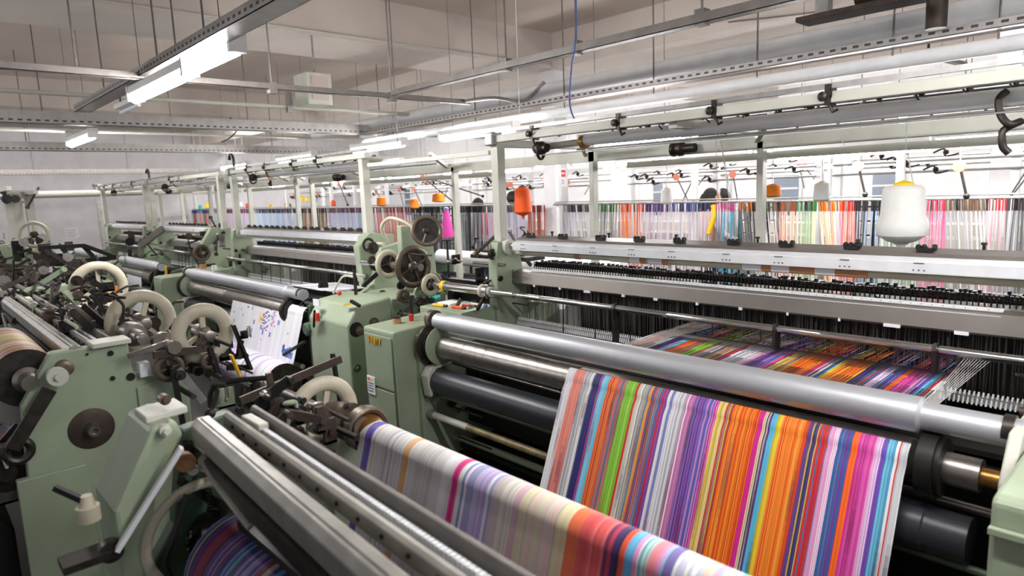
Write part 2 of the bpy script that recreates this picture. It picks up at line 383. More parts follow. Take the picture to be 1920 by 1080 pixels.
# vent box on the beam
p = onx(600, 168, -6.5)
t = thing('vent_box', (-6.5, p.y, p.z - 0.2), 'cream box with a square opening fixed below the ceiling beam', 'vent box')
MB().box(-6.8, -6.5, p.y - 0.14, p.y + 0.14, p.z - 0.15, p.z + 0.17).build('casing', M['cream'], t, bevel=0.01)
MB().box(-6.5, -6.49, p.y - 0.09, p.y + 0.09, p.z - 0.10, p.z + 0.13).build('opening', M['ceil'], t)
MB().box(-6.9, -6.86, p.y - 0.2, p.y - 0.14, p.z - 0.2, p.z + 0.1).build('bracket', M['galv'], t)
MB().box(-6.6, -6.59, p.y - 0.01, p.y + 0.01, p.z + 0.17, ZB).build('hanger', M['galv'], t)
# blue cable
pts = [ony(1083, -40, 3.2), ony(1080, 40, 3.2), ony(1072, 120, 3.2), ony(1068, 180, 3.18), ony(1070, 205, 3.12), ony(1077, 224, 3.08)]
pts[0].z = ZC
tag(MB().tube(pts, 0.005, 8).build('blue_cable', M['bluecable']), 'thin blue cable hanging from the ceiling to the loom top rail', 'cable')
# motor fixture upper right on the duct
p = ony(1640, 30, 4.6)
t = thing('duct_motor', (p.x, 4.6, p.z - 0.1), 'dusty brown fan motor on a bracket over the big white duct', 'motor')
MB().box(p.x - 0.45, p.x + 0.5, 4.5, 4.7, 2.77, 2.80).build('base_plate', M['rust'], t)
MB().cyl((p.x - 0.1, 4.6, 2.9), (p.x + 0.2, 4.6, 2.9), 0.1, 18).build('motor_body', M['rust'], t)
MB().box(p.x - 0.35, p.x - 0.27, 4.56, 4.64, 2.8, 3.1).build('bracket', M['galv'], t)
MB().cyl((p.x + 0.35, 4.55, 2.58), (p.x + 0.35, 4.55, 3.1), 0.055, 16).build('flexible_hose', M['rust'], t)
MB().box(p.x - 0.3, p.x - 0.2, 4.55, 4.65, 3.0, ZC).build('hanger', M['galv'], t)
# small hanger frame under the duct
p = ony(1740, 110, 6.0)
t = thing('hanging_bracket', (p.x, 6.0, p.z), 'grey steel bracket hanging below the ducts at upper right', 'bracket')
MB().beam((p.x - 0.35, 6.0, p.z), (p.x + 0.5, 6.0, p.z + 0.02), 0.07, 0.05).build('channel', M['galv'], t)
MB().beam((p.x, 5.9, p.z + 0.02), (p.x + 0.1, 6.6, p.z), 0.05, 0.03).build('arm', M['galv'], t)
MB().cyl((p.x, 6.0, p.z), (p.x, 6.0, ZC), 0.01, 6).build('hanger_rod', M['dsteel'], t)
# ---------------------------------------------------------------- clutter vocabulary for machine mechanisms
def mechanism(parent, x0, x1, y0, y1, z0, z1, n, seed, dark=0.7, size=1.0):
    rg = random.Random(seed); U = rg.uniform
    for i in range(n):
        c = Vector((U(x0, x1), U(y0, y1), U(z0, z1))); k = rg.choice(['lever', 'rod', 'gear', 'bracket', 'spring', 'bolt', 'arm', 'lever', 'rod', 'pulley'])
        mm = rg.choice([M['iron'], M['dsteel'], M['iron'], M['dsteel'], M['rust']]) if rg.random() < dark else rg.choice([M['steel'], M['chrome'], M['green'], M['wheelgrey']])
        s = size
        if k == 'lever':
            d = Vector((U(-.4, .4), U(-1, 1), U(-1, 1))).normalized() * U(.05, .14) * s
            mb = MB().beam(c - d, c + d, U(.008, .016), U(.02, .035)); mb.cyl(c + d - Vector((.015, 0, 0)), c + d + Vector((.015, 0, 0)), .018 * s, 12)
        elif k == 'rod':
            L = U(.08, .25) * s; mb = MB().cyl(c - Vector((L, 0, 0)), c + Vector((L, 0, 0)), U(.005, .012), 10)
        elif k == 'gear':
            r = U(.025, .05) * s; wd_ = U(.01, .02); mb = MB().lathe(c, (1, 0, 0), [(0, r * .3), (0, r), (wd_, r), (wd_, r * .35), (wd_ * 2, r * .35), (wd_ * 2, .004)], 20)
            for q in range(12):
                a = q * math.pi / 6; e = Vector((0, math.cos(a), math.sin(a)))
                mb.beam(c + e * r * .95, c + e * r * 1.12 + Vector((0, 0, 0)), wd_, r * .22)
        elif k == 'pulley':
            r = U(.025, .045) * s; mb = MB().lathe(c, (1, 0, 0), [(0, .005), (0, r), (.006, r), (.012, r * .8), (.018, r), (.024, r), (.024, r * .3), (.04, r * .3), (.04, .004)], 20)
        elif k == 'bracket':
            a, b = U(.02, .05) * s, U(.03, .08) * s; mb = MB().box(c.x - .006, c.x + .006, c.y - a, c.y + a, c.z - b, c.z + b); mb.box(c.x - .03, c.x + .006, c.y - a, c.y + a, c.z - b, c.z - b + .01)
            mb.cyl(c, c + Vector((.02, 0, 0)), .01, 10)
        elif k == 'spring':
            L = U(.05, .1) * s; mb = MB().tube([c + Vector((math.cos(q * .9) * .008, math.sin(q * .9) * .008, q * L / 50)) for q in range(50)], .0018, 5)
        elif k == 'bolt':
            mb = MB().lathe(c, (1, 0, 0), [(0, .012), (.012, .012), (.012, .006), (.03, .006)], 6)
        else:
            d = Vector((0, U(-1, 1), U(-.3, 1))).normalized() * U(.08, .16) * s
            mb = MB().tube([c, c + d * .5 + Vector((0, .02, .02)), c + d, c + d + Vector((.02, .03, 0))], .007, 8); mb.ball(c, .016)
        mb.build(k, mm, parent)
def handwheel(parent, c, Rr, r, m_, hubm, spokes=3, tilt=(1, 0, 0), name='handwheel', hubl=0.08, rot=0.3, web=False):
    c = Vector(c); d, u, t = frame(tilt)
    hw = MB().ring(c, tilt, Rr - r, r, 48, 14, 0.7).build(name, m_, parent)
    MB().lathe(c - d * hubl * .5, d, [(0, .004), (0, Rr * .26), (hubl * .5, Rr * .26), (hubl * .6, Rr * .17), (hubl * 1.3, Rr * .17), (hubl * 1.32, Rr * .12), (hubl * 1.32, .004)], 24).build('hub', hubm, hw)
    if web: MB().lathe(c - d * .012, d, [(0, Rr * .2), (.0, Rr - r), (.01, Rr - r), (.01, Rr * .2)], 32).build('web', M['dsteel'], hw)
    for k in range(spokes):
        a = rot + 2 * math.pi * k / spokes; e = u * math.cos(a) + t * math.sin(a)
        MB().beam(c + e * Rr * .2, c + e * (Rr - r), r * .7, r * .6).build('spoke', m_ if not web else M['wheelgrey'], hw)
    return hw
# ---------------------------------------------------------------- cloth sheets coloured stripe by stripe
def stripes(spec, n, seed, jit=0.12):
    """spec: list of (share end 0..1, [colours]); returns n linear colours"""
    rg = random.Random(seed); out = []; cur = None; left = 0
    for i in range(n):
        s = (i + .5) / n
        for e, cols in spec:
            if s <= e: break
        if left <= 0 or cur not in cols: cur = rg.choice(cols); left = rg.choice([1, 1, 2, 2, 3])
        left -= 1; f = 1 + rg.uniform(-jit, jit)
        out.append(tuple(min(1, x * f) for x in lin(cur)))
    return out
def sheet(name, path, x0, x1, cols, m_, parent=None, shade=None, sx=lambda s, k: 0.0, gaps=None):
    mb = MB(); n = len(cols); V = []; F = []; cc = []
    for k, (y, z) in enumerate(path):
        for i in range(n + 1):
            V.append((x0 + (x1 - x0) * i / n + sx(i / n, k), y, z))
    for k in range(len(path) - 1):
        for i in range(n):
            if gaps and gaps(i, k): continue
            a = k * (n + 1) + i; F.append((a, a + 1, a + n + 2, a + n + 1))
            cc.append(shade(cols[i], i, k) if shade else cols[i])
    mb.add(V, F, True, cc)
    return mb.build(name, m_, parent, fix=False)
def arc(cy, cz, r, a0, a1, n=8): return [(cy + r * math.cos(R(a0 + (a1 - a0) * i / n)), cz + r * math.sin(R(a0 + (a1 - a0) * i / n))) for i in range(n + 1)]
W_ = (238, 238, 240)
# ---------------------------------------------------------------- front (right hand) row of looms
def rloom(XL, XR, label, seed, detail=2, cab=True, rcab=None):
    L = thing('weaving_loom', ((XL + XR) / 2, 2.8, 0), label, 'loom')
    rg = random.Random(seed)
    # side frames
    for x, s in ((XL - 0.06, 1), (XR + 0.02, -1)):
        fr = MB().prism([(2.98, 0), (3.0, 1.3), (3.02, 1.4), (3.2, 1.4), (3.25, 1.2), (3.3, 0.95), (3.6, 0.9), (3.6, 0)], x - 0.03, x + 0.06).build('side_frame', M['green'], L, bevel=0.008)
        MB().cyl((x - 0.07, 3.1, 1.36), (x + 0.1, 3.1, 1.36), 0.055, 24).build('bearing', M['cream'], fr)
        MB().cyl((x + 0.06, 3.02, 1.15), (x + 0.075, 3.02, 1.15), 0.02, 16).build('bolt', M['iron'], fr)
    MB().prism([(2.35, 0), (2.35, 0.86), (2.6, 0.9), (3.0, 0.95), (3.0, 0)], XL - 0.12, XL - 0.05).build('lower_frame', M['green'], L, bevel=0.006)
    MB().prism([(2.45, 0), (2.45, 0.86), (2.6, 0.9), (3.0, 0.95), (3.0, 0)], XR + 0.06, XR + 0.12).build('lower_frame', M['dgreen'], L, bevel=0.006)
    # breast roller
    br = MB().lathe((XL + .02, 2.46, 0.943), (1, 0, 0), [(0, .01), (0, .052), (.14, .052), (.15, .062), (XR - XL - .30, .062), (XR - XL - .29, .048), (XR - XL - .02, .048), (XR - XL - .02, .01)], 40).build('breast_roller', M['silver'], L)
    MB().lathe((XL - .05, 2.46, .95), (1, 0, 0), [(0, .02), (0, .06), (.045, .06), (.045, .035), (.06, .035), (.06, .01)], 28).build('roller_flange', M['wheelgrey'], br)
    MB().lathe((XR - .05, 2.46, .95), (1, 0, 0), [(0, .04), (.0, .05), (.03, .05), (.03, .01)], 28).build('roller_flange', M['dsteel'], br)
    # take-up roller (steel)
    tr = MB().lathe((XL + .02, 2.47, 0.775), (1, 0, 0), [(0, .05), (.05, .05), (.06, .077), (.3, .077), (.303, .074), (.306, .077), (.5, .077), (.503, .074), (.506, .077), (1.2, .077), (1.203, .073), (1.21, .077), (XR - XL - .32, .077), (XR - XL - .3, .055), (XR - XL - .12, .055), (XR - XL - .12, .025), (XR - XL, .025)], 40).build('take_up_roller', M['steel'], L)
    MB().lathe((XL - .03, 2.46, .79), (1, 0, 0), [(0, .04), (0, .145), (.015, .145), (.02, .12), (.035, .12), (.04, .08), (.06, .08)], 40).build('drum', M['dsteel'], tr)
    MB().lathe((XL + .04, 2.46, .79), (1, 0, 0), [(0, .07), (0, .125), (.008, .128), (.012, .122), (.012, .07)], 40).build('collar', M['green'], tr)
    MB().lathe((XR - .265, 2.46, .78), (1, 0, 0), [(0, .05), (0, .115), (.05, .115), (.05, .1), (.065, .1), (.065, .05)], 40).build('drum', M['iron'], tr)
    MB().cyl((XR - .12, 2.47, .775), (XR - .02, 2.47, .775), .03, 20).build('brass_bush', M['brass'], tr)
    # press roller (black)
    pr = MB().lathe((XL + .04, 2.43, .56), (1, 0, 0), [(0, .02), (0, .083), (XR - XL - .28, .083), (XR - XL - .275, .078), (XR - XL - .15, .078), (XR - XL - .15, .02)], 40).build('press_roller', M['rubber'], L)
    MB().prism([(2.35, .47), (2.33, .61), (2.37, .66), (2.6, .68), (2.6, .66), (2.41, .645), (2.37, .61), (2.37, .48)], XL - .02, XL + .05).build('roller_bracket', M['cream'], pr, bevel=0.004)
    MB().cyl((XL - .07, 2.43, .56), (XL - .0, 2.43, .56), .035, 18).build('roller_end', M['black'], pr)
    # lower rods
    MB().cyl((XL, 2.42, .47), (XR, 2.42, .47), .014, 14).build('guide_rod', M['dgreen'], L)
    MB().cyl((XL, 2.4, .33), (XR, 2.4, .33), .022, 16).build('oil_pipe', M['olive'] if detail > 1 else M['cream'], L)
    MB().cyl((XL, 2.4, .33), (XL + .35, 2.4, .33), .0225, 16).build('oil_pipe', M['cream'], L)
    MB().cyl((XL, 2.6, .12), (XR, 2.6, .12), .022, 16).build('tie_rod', M['green'], L)
    for z, y in ((.47, 2.42), (.33, 2.4), (.12, 2.6)): MB().lathe((XL - .05, y, z), (1, 0, 0), [(0, .03), (.06, .03), (.06, .02), (.08, .02)], 18).build('rod_socket', M['galv'], L)
    MB().cyl((XL, 2.55, .66), (XR, 2.55, .62), .016, 14).build('guide_rod', M['steel'], L)
    # white beam box on top, with knobs
    wb = MB().prism([(3.06, 1.345), (3.055, 1.395), (3.10, 1.41), (3.19, 1.425), (3.19, 1.345)], XL + .1, XR - .04).build('top_beam', M['alu'], L, bevel=0.003)
    cap = MB().prism([(3.10, 1.412), (3.11, 1.425), (3.2, 1.44), (3.2, 1.425)], XL + .1, XR - .02).build('beam_cap', M['gplate'], wb)
    kp = .29 if detail > 1 else .16
    n = int((XR - XL - .2) / kp)
    for i in range(n):
        x = XL + .22 + i * kp + rg.uniform(-.02, .02)
        kb = MB().box(x - .03, x + .03, 3.12, 3.15, 1.43, 1.447)
        for q in range(rg.choice([2, 3, 3])): kb.lathe((x - .025 + q * .022, 3.13, 1.44), (0, 0, 1), [(0, .011), (.012, .012), (.02, .007), (.022, .002)], 10)
        kb.lathe((x + .03, 3.12, 1.45), (1, 0, 0), [(0, .014), (.014, .014), (.014, .004)], 10)
        kb.build('clamp_knob', M['black'], wb)
        if detail > 1:
            MB().box(x - .02, x + .02, 3.0525, 3.056, 1.388, 1.391).build('slot', M['iron'], wb)
            s1 = MB()
            for q in (-.02, .0, .02): s1.cyl((x + q, 3.054, 1.36), (x + q, 3.058, 1.36), .003, 8)
            s1.build('screw', M['iron'], wb)
    if detail > 1:
        for i in range(6):
            x = XL + .4 + i * .47; MB().lathe((x, 3.14, 1.445), (0, 0, 1), [(0, .006), (.02, .006), (.02, .012), (.03, .01)], 10).build('pin', M['iron'], wb)
    MB().cyl((XL + .02, 3.1, 1.37), (XL + .12, 3.1, 1.37), .022, 18).build('shaft_end', M['chrome'], wb)
    # cream rod below the beam, with worn wrapping
    cr_ = MB().cyl((XL + .05, 3.12, 1.325), (XR + .25, 3.12, 1.325), .018, 16).build('cream_rod', M['rodcream'], L)
    if detail > 1:
        for a, b, mm in ((.62, .66, 'wood'), (.9, 1.05, 'rodcream'), (1.05, 1.12, 'paper'), (1.12, 1.16, 'wood'), (1.18, 1.27, 'paper'), (1.27, 1.31, 'wood'), (1.75, 1.85, 'paper'), (1.85, 1.9, 'wood'), (1.9, 1.99, 'paper'), (1.99, 2.11, 'wood'), (2.11, 2.2, 'paper'), (2.2, 2.34, 'wood')):
            MB().cyl((XL + a, 3.12, 1.325), (XL + b, 3.12, 1.325), .0215, 16).build('wrapping', M[mm], cr_)
    # harness: rows of black hooks
    hb = MB().box(XL + .12, XR - .1, 3.3, 3.34, 1.21, 1.235).build('harness_bar', M['iron'], L)
    MB().cyl((XL + .12, 3.26, 1.225), (XR - .1, 3.26, 1.225), .012, 10).build('harness_rail', M['dsteel'], hb)
    tm = MB(); x = XL + .12
    while x < XR - .12:
        hh = rg.uniform(.008, .028)
        tm.box(x, x + .012, 3.31, 3.33, 1.235, 1.235 + hh); tm.box(x + .004, x + .014, 3.25, 3.265, 1.23, 1.245 + hh * .3); x += .017
    tm.build('hook', M['black'], hb, kind='stuff')
    tm = MB(); x = XL + .12
    while x < XR - .12:
        tm.cyl((x, 3.245, 1.2), (x, 3.245, 1.25), .0035, 5); x += .021
    tm.build('needle', M['dsteel'], hb, kind='stuff')
    # guide plate with ruler
    gp = MB().prism([(3.14, 1.10), (3.13, 1.11), (3.15, 1.19), (3.2, 1.20), (3.22, 1.19), (3.17, 1.10)], XL + .02, XR - .02).build('guide_plate', M['gplate'], L)
    MB().prism([(3.148, 1.178), (3.146, 1.182), (3.198, 1.206), (3.2, 1.202)], XL + .15, XR - .2).build('ruler', M['alu'], gp)
    if detail > 1:
        rm = MB(); x = XL + .17
        while x < XR - .22: rm.box(x, x + .004, 3.158, 3.162, 1.19, 1.192); rm.box(x, x + .004, 3.178, 3.182, 1.1995, 1.2015); x += .04
        rm.build('scale_mark', M['iron'], gp, kind='stuff')
        for i in range(11): MB().box(XL + .2 + i * .25 + rg.uniform(-.05, .05), XL + .22 + i * .25, 3.125, 3.135, 1.095, 1.11).build('clip', M['paper'], gp)
    # heald wires, with dark panels added against light leaking from behind
    MB().box(XL + .02, XR, 3.42, 3.5, 0.95, 1.08).build('inner_beam', M['dsteel'], L)
    MB().box(XL, XR, 3.85, 3.95, 0.1, .95).build('light_block_panel', M['iron'], L)
    MB().box(XL, XR, 3.3, 3.36, .96, 1.15).build('dark_backing', M['iron'], L)
    MB().box(XL, XR, 3.3, 3.4, 0.1, .78).build('dark_backing', M['iron'], L)
    MB().cyl((XL, 3.38, .98), (XR, 3.38, .98), .02, 12).build('inner_shaft', M['steel'], L)
    hw = MB(); x = XL + .04
    while x < XR - .04:
        l_ = rg.uniform(.8, .86); yy = 3.16 + rg.choice([0, .03, .06, .1])
        hw.thread((x, yy, 1.10), (x + rg.uniform(-.01, .01), yy, l_), .0017); x += .008 if detail > 1 else .02
    hw.build('heald_wire', M['wire'], L, kind='stuff')
    for i in range(9 if detail > 1 else 5):
        x = XL + .5 + i * (XR - XL - .6) / 9; MB().cyl((x, 3.12, 1.08), (x + .01, 3.1, .74), .004, 6).build('drop_rod', M['dsteel'], L)
    # needle bar
    nb = MB().box(XL + .05, XR - .02, 3.12, 3.16, .82, .85).build('needle_bar', M['galv'], L)
    tm = MB(); x = XL + .06
    while x < XR - .04: tm.cyl((x, 3.115, .815), (x + .004, 3.13, .868), .004, 5); x += .016
    tm.build('latch_needle', M['alu'], nb, kind='stuff')
    # long steel shaft
    sh = MB().lathe((XL - .1, 2.96, 1.06), (1, 0, 0), [(0, .005), (0, .024), (.2, .024), (.2, .018), (.55, .018), (.552, .0165), (.556, .018), (1.5, .018), (1.503, .0165), (1.507, .018), (2.3, .018), (2.303, .0165), (2.308, .018), (XR - XL + .3, .018), (XR - XL + .3, .005)], 20).build('front_shaft', M['chrome'], L)
    for q in ((1.05, 2.0, 2.65) if detail > 1 else ()):
        MB().prism([(2.93, 1.06), (2.94, 1.085), (2.97, 1.085), (2.985, 1.06), (2.985, .72), (2.95, .72)], XL + q - .008, XL + q + .008).build('shaft_bracket', M['dsteel'], sh)
    # black tray under
    MB().box(XL, XR, 2.75, 3.1, .74, .76).build('lower_tray', M['iron'], L)
    MB().box(XL, XR, 2.6, 3.0, .05, .08).build('lower_tray', M['iron'], L)
    MB().box(XL - .04, XR + .04, 2.72, 2.78, .2, .7).build('lower_panel', M['iron'], L)
    # left cabinet
    if cab:
        x0, x1 = XL - .45, XL - .09
        cb = MB().prism([(2.2, 0), (2.19, .885), (2.2, .9), (2.75, .92), (2.8, .9), (2.8, 0)], x0, x1).build('side_cabinet', M['green'], L, bevel=0.012)
        MB().box(x0 + .02, x1 - .02, 2.182, 2.19, .08, .5).build('door_panel', M['green'], cb, bevel=.004)
        MB().box(x0 + .02, x1 - .02, 2.182, 2.19, .515, .86).build('door_panel', M['green'], cb, bevel=.004)
        MB().cyl((x1, 2.55, .68), (x1 + .008, 2.55, .68), .016, 14).build('bolt', M['iron'], cb)
        MB().cyl((x1, 2.4, .3), (x1 + .008, 2.4, .3), .01, 14).build('bolt', M['iron'], cb)
    mechanism(L, XL - .12, XL + .02, 2.85, 3.35, .85, 1.4, 14 if detail > 1 else 8, seed, .8)
    mechanism(L, XL - .02, XL + .15, 2.4, 2.6, .1, .6, 12 if detail > 1 else 4, seed + 1, .7)
    mechanism(L, XR - .1, XR + .1, 2.5, 3.3, .4, 1.2, 16 if detail > 1 else 6, seed + 2, .9)
    return L
L1 = rloom(-3.38, -0.36, 'nearest green loom in the right row, with the rainbow striped cloth on its front', 1)
# yellow worn marker letters on the cabinet of the nearest loom, a white label
yg = MB()
for i, strokes in enumerate([[(0, 0, 0, 1), (0, 1, .6, 1), (0, .5, .5, .5)], [(0, 1, .6, 1), (.3, 0, .3, 1)], [(0, 0, 0, 1), (.6, 0, .6, 1), (0, 0, .6, 0), (0, .6, .6, .6)], [(0, 1, .3, 0), (.3, 0, .6, 1), (.3, 0, .3, .8)], [(0, 0, .6, 1)]]):
    for a, b, c, d in strokes:
        bx = -3.75 + i * .032
        yg.beam((bx + a * .024, 2.178, .80 + b * .045), (bx + c * .024, 2.178, .80 + d * .045), .004, .007)
yg.build('yellow_marking', M['yellow'], L1)
lb = MB().box(-3.80, -3.71, 2.174, 2.181, .45, .57).build('label', M['paper'], L1)
for k in range(4): MB().box(-3.79, -3.73 + .01 * (k % 2), 2.172, 2.174, .47 + k * .018, .474 + k * .018).build('printed_line', M['ink'], lb)
MB().box(-3.79, -3.765, 2.172, 2.174, .545, .56).build('red_mark', M['redink'], lb)
MB().box(-3.755, -3.735, 2.172, 2.174, .545, .56).build('yellow_mark', M['yyarn'], lb)
# right-hand cabinet of the nearest loom
cb = MB().prism([(1.93, 0), (1.95, .92), (1.97, .935), (2.45, .935), (2.45, 0)], -.34, .2).build('side_cabinet', M['green'], L1, bevel=.012)
MB().box(-.34, .2, 1.925, 1.945, .84, .86).build('cabinet_lip', M['green'], cb, bevel=.003)
MB().cyl((-.22, 2.28, .935), (-.22, 2.28, .94), .03, 20).build('oil_cap', M['iron'], cb)
MB().lathe((-.26, 2.4, .935), (0, 0, 1), [(0, .03), (.015, .03), (.02, .02)], 16).build('green_cap', M['teal'], cb)
MB().prism([(2.25, .5), (2.25, .85), (2.35, .98), (2.55, .98), (2.55, .5)], -.38, -.345).build('bearing_plate', M['cream'], L1, bevel=.006)
MB().prism([(3.02, .3), (3.05, 1.38), (3.25, 1.42), (3.3, .3)], -.3, -.24).build('side_frame', M['dsteel'], L1, bevel=.006)
# ---- cloth hanging on the nearest loom
Rr_, Bl, Cy, Nv, Or, Lg, Pu, Mg, Pk, Ye, Gy = (206, 44, 34), (54, 92, 160), (96, 190, 226), (36, 34, 92), (246, 118, 22), (140, 204, 60), (110, 58, 150), (214, 40, 150), (226, 150, 196), (232, 204, 60), (150, 156, 172)
def pxspec(lst, ua, va, ub, vb, y):
    x0 = ony(ua, va, y).x; x1 = ony(ub, vb, y).x; out = []
    for u, cols in lst:
        f = (u - ua) / (ub - ua); x = ony(u, va + (vb - va) * f, y).x; out.append(((x - x0) / (x1 - x0), cols))
    return out
spec = pxspec([(1076, [W_, (214, 214, 222)]), (1094, [(240, 132, 116), (238, 150, 136)]), (1112, [(200, 200, 206), W_, (130, 130, 140)]), (1124, [Nv, (60, 64, 130)]), (1128, [Mg, (90, 100, 180)]), (1140, [Cy, (150, 214, 240)]),
    (1158, [Rr_, (240, 120, 40), (238, 130, 70)]), (1172, [(96, 122, 170), Or, (70, 110, 150)]), (1192, [Lg, (120, 186, 50), (160, 216, 90)]), (1196, [Rr_]), (1214, [(220, 214, 196), W_, (150, 150, 150)]), (1240, [Bl, Or, Ye, (110, 150, 180), Rr_]), (1252, [Rr_, Mg, Bl]),
    (1262, [(120, 130, 200), W_]), (1286, [W_, (205, 205, 215), (180, 180, 190)]), (1302, [Pk, (190, 110, 170), W_]), (1322, [Pu, (150, 110, 190), (90, 60, 130)]), (1338, [(110, 116, 200), (90, 90, 180), Pk]), (1346, [Mg, Pk]), (1360, [(236, 208, 150), Ye, (90, 110, 90)]), (1378, [Or, Rr_, Bl, Ye]),
    (1422, [Or, (240, 100, 20), (250, 150, 50), (200, 60, 30)]), (1432, [Mg, Rr_]), (1446, [Pu, (238, 220, 180), Nv]), (1456, [Bl, Cy]), (1466, [Ye, (220, 196, 50)]), (1516, [Or, (244, 124, 34), (216, 66, 26), (250, 160, 60)]), (1536, [Pu, Nv, Ye, (60, 80, 80)]), (1556, [Bl, Rr_, (60, 120, 160)]),
    (1574, [Pk, W_, (190, 170, 220)]), (1600, [Bl, (60, 100, 150), (90, 140, 180), Pu]), (1612, [Or, (246, 90, 30)]), (1642, [(214, 84, 160), Mg, (196, 90, 170), (150, 50, 120)]), (1656, [(226, 200, 236), Pk, Pu]), (1666, [(96, 90, 180), Pu]), (1682, [(110, 190, 216), (80, 150, 190)]), (1690, [Rr_, (200, 90, 90), W_]), (1705, [W_, (200, 200, 206)])],
    1062, 685, 1705, 805, 2.4)
cA, cB = ony(1062, 685, 2.4).x, ony(1705, 805, 2.4).x
cols = stripes(spec, 900, 3, .22)
def sst(x): x = max(0, min(1, x)); return x * x * (3 - 2 * x)
def shade_(c, i, k):
    # space dyed yarns: some groups of warp change colour gradually down the cloth
    g = i // 9; rg = random.Random(g * 31 + 4)
    if rg.random() < .45:
        s = rg.uniform(8, 22); wd_ = rg.uniform(3, 7)
        q = lin(rg.choice([Nv, (70, 30, 80), (30, 60, 80), (180, 30, 70), (50, 40, 60), (120, 30, 60)])); f = .75 * (1 - sst(abs(k - s) / wd_)) * random.Random(i * 5 + 1).uniform(.4, 1)
        return tuple(c[j] * (1 - f) + q[j] * f for j in range(3))
    return c
path = arc(2.47, .775, .082, 120, 175, 7)
y0_, z0_ = path[-1]
path += [(y0_ - (z0_ - z) * .40 - .01, z) for z in [z0_ - .035 * i for i in range(1, 20)]]
o = sheet('striped_cloth', path, cA, cB, cols, M['cloth'], None, shade_)
tag(o, 'wide rainbow striped cloth hanging over the steel roller of the nearest right hand loom', 'cloth')
# warp sheet behind the breast roller
wcols = stripes([(e, c_) for e, c_ in spec], 700, 9, .35)
wx0, wx1 = -2.02, -.66
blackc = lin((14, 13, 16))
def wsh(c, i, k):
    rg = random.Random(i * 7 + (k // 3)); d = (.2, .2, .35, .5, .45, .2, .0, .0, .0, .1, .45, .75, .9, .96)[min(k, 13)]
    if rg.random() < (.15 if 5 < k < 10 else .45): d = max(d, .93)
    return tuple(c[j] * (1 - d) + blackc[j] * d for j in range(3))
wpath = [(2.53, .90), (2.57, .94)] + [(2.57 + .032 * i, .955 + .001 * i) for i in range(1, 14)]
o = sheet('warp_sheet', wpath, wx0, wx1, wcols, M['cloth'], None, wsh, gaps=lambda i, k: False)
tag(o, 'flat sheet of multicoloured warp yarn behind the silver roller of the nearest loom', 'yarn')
th = MB(); rg = random.Random(77)
for i in range(330):
    x = wx0 + (wx1 - wx0) * i / 330; c = wcols[int(i * 700 / 330)]
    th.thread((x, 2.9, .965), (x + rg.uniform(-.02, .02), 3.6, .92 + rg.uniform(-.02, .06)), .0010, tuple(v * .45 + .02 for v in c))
for i in range(9):
    th.thread((wx0 - .01 + i * .006, 2.55, .95), (wx0 + .1 + i * .02, 3.3, 1.0), .0012, lin((190, 186, 180)))
    th.thread((wx1 + .004 + i * .004, 2.55, .95), (wx1 - .02 + i * .012, 3.3, 1.0), .0012, lin((200, 200, 200)))
tag(th.build('warp_yarn', M['yarn'], fix=False), 'fine warp threads fanning from the heald wires to the coloured sheet', 'yarn', None, 'stuff')
# ---- looms further back
L2 = rloom(-8.2, -5.25, 'second loom of the right row, with a white printed cloth', 21, 1)
L3 = rloom(-11.3, -9.25, 'third loom of the right row, with plain white cloth', 31, 1)
L4 = rloom(-14.6, -12.2, 'furthest loom of the right row, beside the white left wall', 41, 1)
# big drive cabinet of loom 2 (chamfered) with a handle, lever and labels
cx0, cx1, cf = -4.85, -4.24, 2.30
cb = MB().prism([(cf, 0), (cf, .83), (cf + .09, .96), (2.68, .99), (2.68, 0)], cx0, cx1).build('drive_cabinet', M['green'], L2, bevel=.015)
for u, v, r_, mm in ((674, 620, .034, 'wheelgrey'), (700, 604, .036, 'wheelgrey'), (690, 648, .02, 'iron'), (668, 690, .03, 'dgreen')):
    p = onx(u, v, cx1); MB().lathe((cx1, p.y, p.z), (1, 0, 0), [(0, r_), (.02, r_), (.02, r_ * .5), (.035, r_ * .45)], 22).build('knob', M[mm], cb)
p = onx(668, 618, cx1); MB().cyl((cx1, p.y, p.z), (cx1 + .003, p.y, p.z), .055, 24).build('round_hole', M['iron'], cb)
def fx(u, v): return ony(u, v, cf - .005)
for u0, v0, u1, v1 in ((588, 560, 600, 575), (588, 580, 600, 592)):
    a, b = fx(u0, v0), fx(u1, v1); MB().box(a.x, b.x, cf - .012, cf, b.z, a.z).build('label', M['paper'], cb)
a, b = fx(594, 612), fx(600, 580); MB().beam((a.x, cf - .03, a.z), (b.x, cf - .05, b.z), .015, .015).build('handle', M['iron'], cb)
a = fx(603, 592); MB().box(a.x - .02, a.x + .02, cf - .05, cf - .03, a.z - .035, a.z + .025).build('red_tag', M['red'], cb)
a = fx(577, 617); MB().lathe((a.x, cf + .02, a.z), (0, -1, 0), [(0, .055), (.04, .055), (.05, .04), (.05, .01)], 8).build('green_knob', M['dgreen'], cb)
a, b = fx(548, 662), fx(575, 640); MB().cyl((a.x, cf - .08, a.z), (b.x, cf - .02, b.z), .014, 10).build('black_grip', M['black'], cb)
a, b = ony(660, 570, cf + .1), ony(674, 566, cf + .1); MB().beam((a.x, cf + .04, a.z), (b.x, cf + .06, b.z), .025, .012).build('yellow_marking', M['yellow'], cb)
a, b = ony(672, 562, cf + .1), ony(686, 572, cf + .1); MB().beam((a.x, cf + .04, a.z), (b.x, cf + .05, b.z), .02, .02).build('catch', M['black'], cb)
MB().cyl((-4.62, 2.6, .98), (-4.62, 2.6, 1.18), .013, 12).build('post', M['dsteel'], cb)
MB().tube([(-4.62, 2.6, 1.12), (-4.7, 2.55, 1.13), (-4.76, 2.52, 1.06), (-4.8, 2.5, .99)], .008).build('hose', M['cream'], cb)
